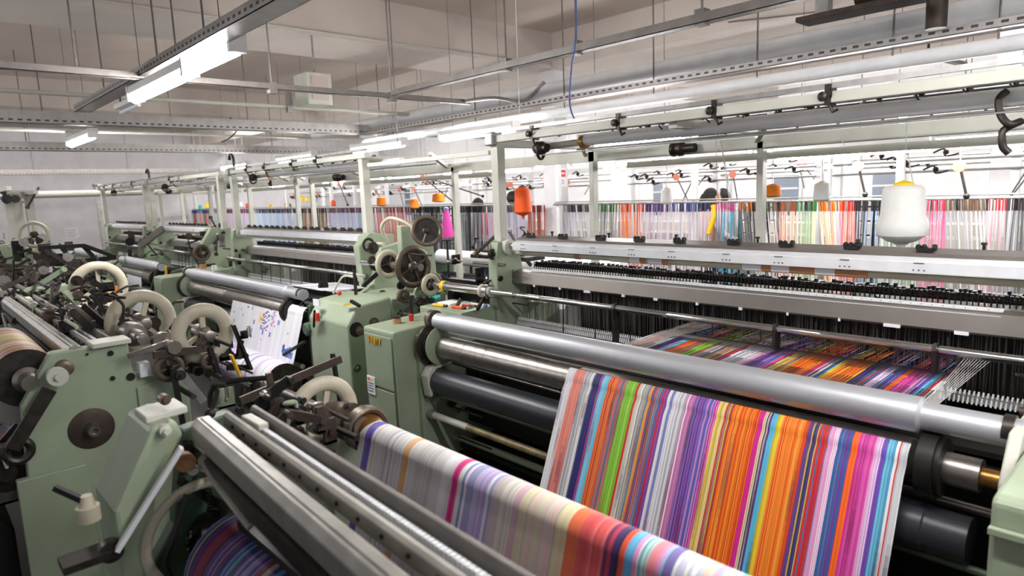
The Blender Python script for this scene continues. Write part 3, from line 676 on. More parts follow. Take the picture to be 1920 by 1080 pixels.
MB().ball((-4.7, 2.5, 1.0), .018).build('red_cap', M['red'], cb)
# drive zone between loom 2 and loom 1
def drive(parent, X, s=1.0, seed=3):
    MB().prism([(2.75, 0), (2.7, .85), (2.95, 1.0), (3.05, 1.3), (3.35, 1.35), (3.4, 0)], X - .75, X - .68).build('gear_housing', M['green'], parent, bevel=.01)
    MB().prism([(3.0, .9), (3.0, 1.5), (3.3, 1.5), (3.35, .9)], X - .35, X - .28).build('upper_bracket', M['green'], parent, bevel=.01)
    MB().prism([(2.75, .7), (2.75, .95), (3.3, .95), (3.3, .7)], X - .7, X - .1).build('crossbeam', M['green'], parent, bevel=.01)
    MB().prism([(2.7, .2), (2.7, .7), (3.3, .8), (3.3, .2)], X - .5, X - .46).build('lower_housing', M['dgreen'], parent, bevel=.01)
    MB().cyl((X - .7, 2.87, 1.2), (X + .15, 2.87, 1.2), .028, 20).build('drive_shaft', M['chrome'], parent)
    handwheel(parent, (X + .05, 2.87, 1.2), .165, .024, M['wheelgrey'], M['steel'], 4, (1, .0, 0), 'flywheel', .1, .4, True)
    handwheel(parent, (X - .3, 2.87, 1.2), .12, .024, M['ivory'], M['dsteel'], 3, (1, 0, 0), 'handwheel', .07, .1, True)
    handwheel(parent, (X + .28, 2.86, 1.08), .085, .02, M['ivory'], M['steel'], 3, (1, 0, 0), 'handwheel', .06, .5, True)
    handwheel(parent, (X + .05, 3.05, 1.05), .085, .02, M['wheelgrey'], M['dsteel'], 3, (1, 0, 0), 'handwheel', .05, .5, True)
    MB().lathe((X + .26, 2.88, 1.08), (1, 0, 0), [(0, .03), (.12, .03), (.12, .036), (.2, .036), (.2, .03), (.6, .03), (.6, .045), (.66, .045), (.66, .022), (.9, .022)], 24).build('output_shaft', M['chrome'], parent)
    MB().cyl((X + .40, 2.88, 1.08), (X + .44, 2.88, 1.08), .037, 20).build('yellow_ring', M['yellow'], parent)
    MB().lathe((X + .84, 2.88, 1.08), (1, 0, 0), [(0, .02), (0, .045), (.04, .045), (.05, .035), (.1, .035), (.1, .02)], 24).build('coupling', M['cream'], parent)
    MB().lathe((X + .1, 2.72, 1.0), (1, 0, 0), [(0, .01), (0, .05), (.03, .05), (.03, .02), (.05, .02)], 24).build('pulley', M['wheelgrey'], parent)
    MB().lathe((X + .0, 2.95, .98), (1, 0, 0), [(0, .01), (0, .06), (.02, .06), (.02, .03), (.03, .02)], 24).build('pulley', M['green'], parent)
    mechanism(parent, X - .6, X + .3, 2.75, 3.3, .8, 1.35, 36, seed, .75, .9)
    mechanism(parent, X - .2, X + .75, 2.75, 3.2, .75, 1.0, 40, seed + 5, .7, .7)
    mechanism(parent, X + .1, X + .8, 3.2, 3.7, 1.0, 1.35, 24, seed + 6, .9, .9)
    MB().box(X - .1, X + .8, 3.3, 3.36, .1, 1.05).build('dark_backing', M['iron'], parent)  # dark panel added to hide the bright background behind the drive
    MB().box(X + .1, X + .75, 3.4, 3.6, 1.22, 1.25).build('bracket_plate', M['dsteel'], parent)
drive(L2, -4.25, 1, 9)
handwheel(L2, (-4.15, 2.98, 1.47), .125, .017, M['wheelgrey'], M['dsteel'], 1, (1, -.55, .35), 'handwheel', .06, 1.2, True)
MB().tube([(-4.5, 2.85, 1.38), (-4.5, 2.8, 1.5), (-4.42, 2.82, 1.57), (-4.3, 2.86, 1.55), (-4.22, 2.9, 1.5)], .014).build('curved_arm', M['ivory'], L2)
MB().prism([(2.95, 1.0), (2.93, 1.32), (3.05, 1.43), (3.3, 1.4), (3.3, 1.0)], -5.2, -5.1).build('end_plate', M['green'], L2, bevel=.01)
bl = MB().ring((-5.05, 3.0, 1.33), (1, 0, 0), .05, .012, 30, 8); bl.build('drive_belt', M['iron'], L2)
handwheel(L3, (-8.75, 2.8, 1.12), .11, .02, M['wheelgrey'], M['steel'], 4, (1, 0, 0), 'flywheel', .1, .2, True)
mechanism(L3, -9.3, -8.7, 2.7, 3.3, .85, 1.4, 26, 55, .8, 1.3)
MB().prism([(2.8, .8), (2.9, 1.2), (3.05, 1.42), (3.3, 1.4), (3.3, .8)], -9.15, -9.05).build('end_plate', M['green'], L3, bevel=.01)
cbx = MB().prism([(2.3, 0), (2.3, .9), (2.8, .92), (2.8, 0)], -8.95, -8.75); 
mechanism(L4, -12.2, -11.7, 2.7, 3.3, .85, 1.4, 18, 56, .8, 1.3)
MB().beam((-11.4, 2.75, 1.12), (-11.0, 3.0, 1.38), .05, .09).build('diagonal_arm', M['gplate'], L3)
# cloth on loom 2 and 3
def whitecols(n, seed, extra):
    rg = random.Random(seed); return [lin(rg.choice([(236, 236, 240), (242, 242, 246), (230, 232, 238)] + extra)) for _ in range(n)]
pr_ = random.Random(12)
marks = []
for k in range(26): marks.append((pr_.randint(2, 88), pr_.randint(3, 30), pr_.randint(1, 3), pr_.randint(1, 3), pr_.choice([(120, 110, 190), (150, 150, 220), (190, 170, 220), (110, 120, 190)])))
for k in range(26): marks.append((52 + pr_.randint(-2, 6), 9 + k // 2, 2, 1, (110, 100, 190)))
for k in range(10): marks.append((62 + pr_.randint(-1, 3), 8 + k, 2, 1, (220, 120, 190)))
for k in range(18): marks.append((88 + pr_.randint(-5, 6), 27 + k // 3, 3, 2, pr_.choice([(60, 110, 190), (90, 140, 200), (80, 90, 140)])))
marks.append((45, 11, 8, 7, (252, 226, 150)))
def printed(c, i, k):
    for a, b, w_, h_, q in marks:
        if a <= i < a + w_ and b <= k < b + h_: return lin(q)
    return c
path = arc(2.47, .775, .075, 110, 180, 7); y0_, z0_ = path[-1]
path2 = path + [(y0_ - .004 * i, z0_ - .013 * i) for i in range(1, 36)]
a2, b2 = ony(432, 540, 2.38).x, ony(562, 565, 2.38).x
o = sheet('printed_cloth', path2, a2, b2, whitecols(100, 2, []), M['cloth'], None, printed)
tag(o, 'white cloth with a yellow square and violet print on the second loom', 'cloth')
path3 = path + [(y0_ - .002 * i, z0_ - .03 * i) for i in range(1, 18)]
o = sheet('white_cloth', path3, -11.0, -10.05, whitecols(60, 3, []), M['cloth'])
tag(o, 'plain white cloth draped over the rollers of the third loom', 'cloth')
# cloth sheet and rolled cloth below loom 2
o = sheet('woven_sheet', [(2.53, .985), (2.7, .97), (3.0, .95)], b2 - .55, b2 + .1, whitecols(40, 8, [(200, 204, 214)]), M['cloth'])
tag(o, 'white woven sheet lying behind the silver roller of the second loom', 'cloth')
def roll(name, x0, x1, cy, cz, r, spec_, n, seed, label, parent=None, end=None):
    t = thing(name, ((x0 + x1) / 2, cy, cz - r), label, 'cloth roll')
    sheet('wound_cloth', arc(cy, cz, r, 0, 360, 40), x0, x1, stripes(spec_, n, seed), M['cloth'], t)
    MB().lathe((x0 - .04, cy, cz), (1, 0, 0), [(0, .01), (0, .035), (.038, .035), (.038, r * .98), (.04, r * .98)], 40).build('roll_end', M['dsteel'], t)
    MB().lathe((x1 + .04, cy, cz), (-1, 0, 0), [(0, .01), (0, .035), (.038, .035), (.038, r * .98), (.04, r * .98)], 40).build('roll_end', M['dsteel'], t)
    return t
roll('cloth_roll', -6.2, -4.95, 2.1, .32, .15, [(1, [W_, W_, (236, 230, 244), (214, 196, 236), (206, 236, 226), (250, 214, 236), (170, 150, 220)])], 90, 4, 'big white roll with pastel pink and mint stripes under the second loom')
# ---------------------------------------------------------------- overhead frames (superstructure) of each loom
def topframe(XL, XR, label, seed, backX=None, detail=2):
    T = thing('overhead_frame', ((XL + XR) / 2, 3.6, 0), label, 'frame'); rg = random.Random(seed)
    zr = 2.125
    MB().box(XL - .08, XR + .1, 3.05, 3.10, zr - .05, zr - .002).build('front_rail', M['cream'], T, bevel=.004)
    MB().box(XL - .08, XR + .1, 3.055, 3.085, zr + .012, zr + .035).build('upper_rail', M['galv'], T)
    MB().box(XL - .08, XR + .1, 4.08, 4.13, 1.95, 2.03).build('back_rail', M['cream'], T, bevel=.004)
    MB().box(XL - .08, XR + .1, 4.58, 4.62, 1.9, 1.95).build('far_rail', M['cream'], T)
    for x in (XL - .05, XR):
        if x > -.5: continue
        MB().box(x - .035, x + .035, 3.06, 3.13, 1.4, zr - .02).build('front_post', M['cream'], T, bevel=.004)
    for x in (XL - .05, XL + 1.345, XR):
        if x > -.9: continue
        MB().box(x - .022, x + .022, 4.08, 4.14, 0, 2.0).build('back_post', M['cream'], T, bevel=.004)
        MB().box(x - .025, x + .025, 3.1, 4.1, zr - .08, zr - .03).build('cross_rail', M['cream'], T)
        MB().beam((x + .3, 3.6, zr - .02), (x + .02, 4.0, 2.0), .03, .03).build('brace', M['cream'], T)
    wp = MB().cyl((XL + .55, 3.3, 2.05), (XR + .3, 3.3, 2.035), .037, 20).build('cloth_wrapped_roller', M['white'], T)
    MB().cyl((XL + .54, 3.3, 2.04), (XL + .57, 3.3, 2.04), .045, 20).build('end_ring', M['brass'], wp)
    MB().cyl((XL + .1, 3.3, 2.03), (XL + .5, 3.3, 2.04), .022, 16).build('roller_shaft', M['cream'], T)
    g = MB().lathe((XL + .2, 3.22, 2.02), (1, 0, 0), [(0, .01), (0, .035), (.02, .045), (.06, .045), (.08, .03), (.1, .03), (.1, .01)], 14); g.ring((XL + .24, 3.22, 2.0), (1, .3, 0), .05, .01, 20, 8)
    g.build('gear_head', M['dsteel'], T)
    MB().lathe((XL + .72, 4.05, 1.99), (1, 0, 0), [(0, .01), (0, .05), (.02, .05), (.03, .035), (.05, .05), (.08, .05), (.1, .03), (.18, .03)], 12).build('gear_head', M['dsteel'], T)
    n = int((XR - XL) / .62)
    for i in range(n):
        x = XL + .4 + i * .62 + rg.uniform(-.1, .1); y = rg.choice([3.06, 3.06, 4.07])
        z = zr if y < 3.5 else 2.0
        c = MB().box(x - .014, x + .014, y - .012, y + .05, z - .06, z + .03); c.lathe((x - .02, y - .012, z - .02), (0, -1, 0), [(0, .02), (.012, .02), (.016, .008)], 14); c.ring((x + .01, y - .01, z - .01), (1, .6, 0), .018, .005, 16, 6)
        c.tube([(x, y, z - .05), (x + .02, y, z - .09), (x + .04, y, z - .08)], .007); c.build('clamp', M['dsteel'] if rg.random() < .8 else M['galv'], T)
    for i in range(int((XR - XL) / .16)):
        x = XL + .2 + i * .16; y = 3.2 + rg.uniform(-.06, .15)
        q_ = rg.uniform(.5, 1.1); c = MB().box(x - .02 * q_, x + .02 * q_, y, y + .02, zr - .03 * q_, zr); c.ball((x + .02, y, zr - .03), .014 * q_, 10); c.tube([(x, y, zr - .03), (x + .01, y - .02, zr - .05 * q_), (x + .03, y - .02, zr - .07 * q_)], .004, 6); c.build('guide_eye', M['iron'], T)
    m_ = MB().cyl((XL + .2, 3.2, 1.975), (XR, 3.2, 1.975), .004, 10); m_.build('thin_rod', M['galv'], T)
    MB().cyl((XL + .1, 3.75, 2.03), (XR + .2, 3.75, 2.02), .008, 10).build('thin_rod', M['galv'], T)
    MB().box(XL - .1, XL - .02, 3.02, 3.12, zr - .07, zr + .02).build('end_block', M['galv'], T, bevel=.01)
    return T
topframe(-3.38, -.1, 'cream overhead frame of rails and rollers above the nearest right hand loom', 1)
T2 = topframe(-8.2, -5.2, 'cream overhead frame of rails above the second loom', 2)
topframe(-11.7, -8.7, 'cream overhead frame of rails above the third loom', 3)
topframe(-15.0, -12.1, 'cream overhead frame of rails above the furthest loom by the left wall', 4)
t = MB().box(-5.1, -3.5, 3.07, 3.10, 2.0, 2.03); t.build('link_rail', M['cream'], T2)
MB().box(-5.1, -3.4, 4.08, 4.13, 1.95, 2.03).build('link_rail', M['cream'], T2)
# black curved hooks over the frames
def hook(x, y, z, s, label):
    tag(MB().tube([(x, y, z), (x, y, z + .12 * s), (x - .02 * s, y, z + .17 * s), (x - .07 * s, y, z + .18 * s), (x - .10 * s, y, z + .14 * s)], .014 * s, 10).build('hose_hook', M['dsteel']), label, 'hose')
hook(-8.2, 3.1, 2.07, 1.3, 'dark curved hose rising from the frame of the second loom')
hook(-11.8, 3.1, 2.07, 1.3, 'dark curved hose rising from the frame of the third loom')
p = ony(1885, 215, 3.25)
tag(MB().tube([(p.x, 3.25, p.z + .09), (p.x - .02, 3.23, p.z + .06), (p.x - .01, 3.22, p.z - .0), (p.x + .02, 3.22, p.z - .04), (p.x + .05, 3.26, p.z - .03), (p.x + .0, 3.24, p.z - .06), (p.x, 3.24, p.z - .12), (p.x + .02, 3.25, p.z - .15)], .014, 10).build('hose_hook', M['dsteel']), 'black looped strap over the white roller at the right edge', 'hose')
# ---------------------------------------------------------------- hanging cones of yarn
def cone(px, py, Y, rr, hh, m_, label, shape='cone', capm='black', tail=True, top=2.0):
    p = ony(px, py, Y); z0 = p.z - hh / 2
    t = thing('yarn_cone', (p.x, Y, z0), label, 'yarn cone')
    if shape == 'tall': prof = [(0, .4 * rr), (0, rr), (.15 * hh, rr * .98), (hh * .97, rr * .35), (hh, rr * .3)]
    elif shape == 'pear': prof = [(0, rr * .2), (hh * .05, rr * .6), (hh * .15, rr * 1.0), (hh * .3, rr * 1.08), (hh * .42, rr * .98), (hh * .5, rr * .9), (hh * .93, rr * .84), (hh * .98, rr * .7), (hh, rr * .3)]
    else: prof = [(0, rr * .4), (hh * .06, rr * .8), (hh * .12, rr), (hh * .9, rr * .86), (hh * .96, rr * .6), (hh, rr * .4)]
    MB().lathe((p.x, Y, z0), (0, 0, 1), prof, 32).build('wound_yarn', m_, t)
    MB().lathe((p.x, Y, z0 + hh - .002), (0, 0, 1), [(0, rr * .42), (hh * .03, rr * .42), (hh * .06, rr * .2), (hh * .08, .004)], 16).build('cone_tip', M[capm], t)
    if top and (Y > 5 or Y == 3.95): top = ZC
    if top: MB().cyl((p.x, Y, z0 + hh), (p.x, Y, top), .0025, 6).build('hanging_string', M['paper'], t)
    if tail: MB().lathe((p.x, Y, z0 + .01), (0, 0, -1), [(0, rr * .4), (hh * .06, rr * .2), (hh * .2, .003)], 12).build('yarn_tail', m_, t)
    return t
cone(1692, 402, 3.75, .112, .30, M['whyarn'], 'large white cone of yarn hanging in front of the creel at right', 'pear', 'yyarn', True, 2.02)
cone(980, 377, 3.95, .075, .24, M['orange'], 'tall bright orange cone hanging left of the white column', 'c', 'black')
cone(822, 371, 4.6, .075, .10, M['lorange'], 'squat orange cone above the pink cone', 'c', 'red', False)
cone(715, 378, 4.6, .062, .12, M['lorange'], 'orange cone just right of the second loom front post', 'c', 'iron', False)
cone(777, 382, 4.6, .055, .12, M['lorange'], 'orange cone beside the back post right of the drive wheels', 'c', 'paper', False)
cone(1448, 358, 4.6, .062, .09, M['lorange'], 'squat orange cone hanging right of the grey post at right', 'c', 'red', False)
cone(1541, 360, 4.6, .055, .13, M['whyarn'], 'white cone left of the large white cone', 'c', 'yyarn', False)
cone(1250, 368, 4.6, .05, .13, M['whyarn'], 'small white cone behind the middle of the nearest loom', 'c', 'yyarn', False)
cone(838, 418, 4.3, .07, .30, M['pink'], 'tall magenta cone standing right of the handwheels', 'tall', 'teal', False, None)
cone(465, 386, 6.2, .06, .12, M['rederyarn'], 'small red cone far back on the left creel', 'c', 'iron', False)
cone(625, 381, 6.2, .05, .11, M['orange'], 'small orange cone right of the yellow bobbins', 'c', 'iron', False)
cone(508, 387, 6.4, .035, .09, M['yyarn'], 'small yellow cone on the left creel beside a post', 'c', 'iron', False)
cone(452, 384, 6.4, .05, .12, M['whyarn'], 'pale blue white cone beside the small red cone', 'c', 'teal', False)
for k, (u, v) in enumerate([(567, 372), (575, 374), (583, 371), (589, 375)]):
    cone(u, v, 6.5, .035, .11, M['yyarn'], 'yellow bobbin in the hanging cluster above the left creel', 'c', 'iron', False)['group'] = 'yellow bobbin cluster'
for u, v, mm, l in ((343, 392, 'teal', 'green capped bobbin at the far left end of the creel'), (376, 389, 'teal', 'teal bobbin on the far left creel'), (388, 386, 'yyarn', 'yellow bobbin beside the teal one on the far left creel')):
    cone(u, v, 6.2, .055, .14, M[mm], l, 'c', 'black', False)
# stand for the pink cone
p = ony(838, 448, 4.3)
t = thing('cone_stand', (p.x, 4.3, 0), 'dark stand carrying the magenta cone', 'stand')
MB().cyl((p.x, 4.3, 0), (p.x, 4.3, p.z - .02), .012, 10).build('stem', M['iron'], t)
MB().lathe((p.x, 4.3, p.z - .02), (0, 0, 1), [(0, .01), (0, .07), (.012, .07), (.012, .01)], 20).build('plate', M['iron'], t)
# ---------------------------------------------------------------- creel curtains of hanging yarn
YC = 6.9
gy, wt = (120, 120, 124), (232, 230, 232)
segs = [
 (342, 402, [(90, 150, 200), (236, 120, 50), (200, 60, 40), (230, 220, 225), (120, 190, 190)], (60, 90, 150), 'hanging yarns in blue, orange and red at the far left end'),
 (406, 470, [(220, 214, 228), (232, 190, 206), (180, 200, 226)], (130, 70, 100), 'hanging pale pink and lilac yarns left of the second post'),
 (478, 560, [(196, 216, 234), (216, 224, 232), (170, 196, 222)], (60, 70, 110), 'hanging pale blue yarns on the left creel'),
 (562, 612, [(90, 86, 84), (120, 140, 120), (210, 150, 110), (160, 170, 160), (60, 60, 66)], (50, 40, 60), 'dark mixed yarns below the yellow bobbins'),
 (618, 694, [(206, 200, 222), (228, 208, 222), (150, 196, 226)], (110, 80, 110), 'hanging lavender and sky blue yarns'),
 (700, 770, [(236, 130, 70), (214, 90, 70), (150, 120, 160), (200, 160, 150)], (130, 50, 50), 'hanging orange and plum yarns right of the second loom'),
 (772, 905, [(80, 80, 84), (140, 142, 146), (190, 190, 194), (60, 60, 64)], (30, 30, 34), 'dark grey yarns behind the magenta cone'),
 (908, 990, [(200, 204, 214), (226, 224, 232), (214, 200, 226)], (110, 100, 110), 'white and lilac yarns in front of the two standing people'),
 (992, 1016, [(200, 120, 110), (214, 170, 160), (160, 70, 60)], (150, 50, 40), 'narrow band of brick red yarns left of the column'),
 (1062, 1112, [(190, 188, 200), (206, 204, 214), (232, 230, 236)], (60, 60, 70), 'pale grey lilac yarns just right of the column'),
 (1114, 1158, [(170, 170, 172), (200, 200, 200), (130, 130, 132)], (50, 110, 50), 'grey yarns topped with a band of dark green'),
 (1160, 1206, [(244, 150, 80), (232, 170, 150), (214, 170, 190), (236, 120, 60)], (236, 110, 50), 'hanging orange yarns right of the green topped ones'),
 (1206, 1262, [(226, 200, 216), (206, 190, 208), (232, 222, 230)], (90, 50, 130), 'pink lilac yarns with violet tops'),
 (1262, 1330, [(234, 226, 232), (232, 214, 220), (216, 220, 228)], (70, 80, 140), 'almost white pink tinted yarns with blue tops'),
 (1346, 1386, [(100, 176, 200), (130, 196, 214), (70, 140, 170)], (190, 70, 140), 'bright turquoise blue yarns near the two heads'),
 (1386, 1412, [(90, 90, 90), (220, 214, 190), (140, 140, 140)], (190, 110, 50), 'narrow dark grey yarns right of the turquoise ones'),
 (1412, 1458, [(130, 130, 140), (190, 190, 200), (214, 214, 210)], (90, 90, 80), 'grey and cream yarns behind the grey post'),
 (1458, 1494, [(248, 206, 190), (240, 170, 150), (236, 216, 200)], (150, 70, 30), 'hanging peach coloured yarns'),
 (1494, 1536, [(170, 206, 170), (226, 222, 190), (200, 216, 190)], (40, 120, 60), 'hanging pale green and straw yarns'),
 (1536, 1580, [(246, 190, 160), (226, 200, 220), (240, 214, 180)], (230, 110, 30), 'hanging salmon and mauve yarns with orange tops'),
 (1580, 1604, [(232, 60, 50), (240, 120, 100), (236, 160, 150)], (220, 20, 30), 'narrow band of strong red yarns'),
 (1606, 1650, [(110, 110, 116), (170, 172, 180), (150, 180, 214)], (40, 40, 44), 'dark grey yarns left of the large white cone'),
 (1650, 1736, [(186, 208, 186), (206, 214, 208), (170, 180, 176)], (70, 80, 70), 'pale green grey yarns behind the large white cone'),
 (1736, 1776, [(236, 110, 160), (240, 170, 196), (216, 150, 180)], (200, 60, 90), 'hot pink yarns right of the large white cone'),
 (1776, 1850, [(200, 198, 200), (226, 220, 222), (170, 170, 172)], (110, 80, 60), 'silvery grey yarns toward the right end'),
 (1850, 1890, [(240, 160, 180), (226, 200, 206), (214, 190, 196)], (230, 60, 70), 'rosy yarns near the right end'),
 (1890, 1919, [(150, 150, 154), (190, 190, 194), (110, 110, 112)], (70, 60, 60), 'last grey yarns at the right edge'),
]
for i, (u0, u1, cs, topc, lab) in enumerate(segs):
    x0, x1 = ony(u0, 380, YC).x, ony(u1, 378, YC).x; rg = random.Random(100 + i)
    if u1 > 1900: x1 += .8
    zt = 1.52; mb = MB(); x = x0; st = .022 if u0 > 1000 else .028
    lean = rg.choice([0, 0, .08, -.05]); white = lin((248, 248, 250)); mix = .25
    while x < x1:
        c = lin(rg.choice(cs)); tc_ = lin(topc) if rg.random() < .6 else lin(rg.choice([(40, 36, 34), topc, (110, 100, 80)])); r = rg.uniform(.0042, .0072)
        yy = YC + rg.uniform(-.06, .06); l = lean + rg.uniform(-.03, .03)
        mb.thread((x, yy, zt), (x + l * .1, yy, zt - .10), r * 1.3, tc_)
        mb.thread((x + l * .1, yy, zt - .10), (x + l, yy, .6), r, c)
        x += st * (.35 if 770 < u0 < 1000 else .55) * rg.uniform(.5, 1.4)
    tag(mb.build('hanging_yarn', M['yarn'], fix=False), lab, 'yarn', None, 'stuff')
# top rail of the creel, bead row
def creel(y, z, x0, x1, label):
    t = thing('creel_frame', ((x0 + x1) / 2, y, 0), label, 'frame')
    MB().cyl((x0, y, z), (x1, y, z), .012, 8).build('rail', M['galv'], t)
    MB().cyl((x0, y + .03, z + .03), (x1, y + .03, z + .03), .008, 8).build('rail', M['galv'], t)
    MB().cyl((x0, y, .7), (x1, y, .7), .02, 8).build('lower_rail', M['galv'], t)
    for k in range(int((x1 - x0) / 2.2) + 1):
        x = x0 + k * 2.2; MB().box(x - .03, x + .03, y + .08, y + .14, 0, 2.35).build('post', M['white'], t)
    bd = MB(); x = x0
    while x < x1: bd.ball((x, y, z - .012), .009, 6); x += .045
    bd.build('bead', M['iron'], t, kind='stuff')
creel(YC, 1.53, -22, -6.95, 'long creel rail with dark beads left of the column')
creel(YC, 1.53, -6.5, .3, 'long creel rail with dark beads right of the column')
# amber hank hanging among the yarns
a, b = ony(1337, 384, 6.88), ony(1330, 438, 6.88)
mb = MB(); mb.tube([a, a + Vector((.02, 0, -.1)), (a + b) / 2 + Vector((.03, 0, 0)), b + Vector((0, 0, .03)), b], .03, 8)
tag(mb.build('yarn_hank', M['yellow']), 'amber yellow hank of yarn left of the turquoise strands', 'yarn')
# white threads crossing in front on the right
mb = MB()
for (u0, v0, u1, v1) in ((1341, 215, 1345, 378), (1345, 222, 1368, 378), (1347, 240, 1371, 370), (1700, 280, 1712, 345), (1565, 228, 1582, 272), (1540, 300, 1545, 345)):
    mb.thread(ony(u0, v0, 3.9), ony(u1, v1, 3.9), .003, lin((232, 230, 226)))
tag(mb.build('loose_thread', M['yarn'], fix=False), 'thin white threads dropping from the frame rails at right', 'thread', None, 'stuff')
# ---------------------------------------------------------------- machines beyond the curtains
def farrow(y, x0, x1, seed, label, zt=2.0):
    t = thing('far_loom', ((x0 + x1) / 2, y, 0), label, 'loom'); rg = random.Random(seed)
    MB().box(x0, x1, y, y + .06, zt, zt + .06).build('top_rail', M['white'], t)
    MB().box(x0, x1, y + .9, y + .96, zt - .12, zt - .06).build('top_rail', M['white'], t)
    MB().cyl((x0, y + .3, zt + .08), (x1, y + .3, zt + .08), .035, 12).build('roller', M['white'], t)
    MB().cyl((x0, y - .1, zt - .1), (x1, y - .1, zt - .1), .012, 8).build('rod', M['galv'], t)
    MB().cyl((x0, y - .1, zt - .22), (x1, y - .1, zt - .22), .012, 8).build('rod', M['galv'], t)
    MB().box(x0, x1, y + .2, y + .7, 0, 1.0).build('body', M['cream'], t)
    for x in (x0 + .02, (x0 + x1) / 2, x1 - .02): MB().box(x - .04, x + .04, y, y + .08, 0, zt).build('post', M['white'], t)
    for k in range(9):
        x = rg.uniform(x0, x1); z = zt - rg.choice([.02, .12, .2]); c = MB().tube([(x - .12, y - .12, z), (x - .02, y - .12, z + .04), (x, y - .12, z - .04), (x + .12, y - .12, z - .02)], .01, 6); c.ball((x, y - .12, z), .03, 8); c.build('guide', M['iron'] if rg.random() < .6 else M['dsteel'], t)
    for k in range(3):
        x = rg.uniform(x0, x1); MB().lathe((x, y - .16, zt - .15), (0, -1, 0), [(0, .01), (0, .05), (.02, .05), (.02, .02)], 14).build('tension_disc', M['wood'] if rg.random() < .3 else mcoral, t)
        MB().beam((x, y - .16, zt - .15), (x + rg.uniform(-.3, .3), y - .16, zt - .5), .012, .012).build('tension_arm', M['dsteel'], t)
mcoral = mat('coral_plastic', (230, 130, 104), 0.5)
fl = ['far loom behind the creel, right end', 'far loom behind the creel, second from the right end', 'far loom behind the creel just left of the column', 'far loom behind the creel, second left of the column', 'far loom behind the creel near the left wall']
for i, (a, b) in enumerate([(-3.3, .3), (-6.4, -3.5), (-10.2, -7.2), (-14.0, -11.0), (-18.5, -15.0)]): farrow(8.6, a, b, 60 + i, fl[i])
fl = ['white loom of the furthest row at the right end', 'white loom of the furthest row behind the column', 'white loom of the furthest row left of the column', 'white loom of the furthest row near the left wall']
for i, (a, b) in enumerate([(-4.0, -.2), (-8.2, -4.4), (-13, -8.8), (-18, -13.6)]): farrow(11.2, a, b, 80 + i, fl[i], 2.1)
# tension arms in front of the curtain (left of column)
for i, (u0, v0, u1, v1, lab) in enumerate([(792, 330, 905, 368, 'long thin tension arm slanting down right of the orange cones'), (800, 338, 870, 395, 'thin tension arm dropping toward the dark grey yarns'), (636, 345, 652, 384, 'short tension arm above the lavender yarns'), (1610, 312, 1622, 365, 'thin tension arm left of the rosy yarns'), (1800, 312, 1812, 368, 'thin tension arm right of the large white cone')]):
    a, b = ony(u0, v0, 6.3), ony(u1, v1, 6.3)
    t = thing('tension_arm', a, lab, 'arm')
    MB().cyl(a, b, .01, 8).build('rod', M['dsteel'], t)
    MB().lathe(a, (0, -1, 0), [(0, .01), (0, .045), (.03, .045), (.03, .02)], 16).build('disc', mcoral, t)
    MB().ball(b, .025, 10).build('tip', M['black'], t)
    MB().cyl(a, (a.x, a.y, ZC), .005, 6).build('hanger', M['galv'], t)
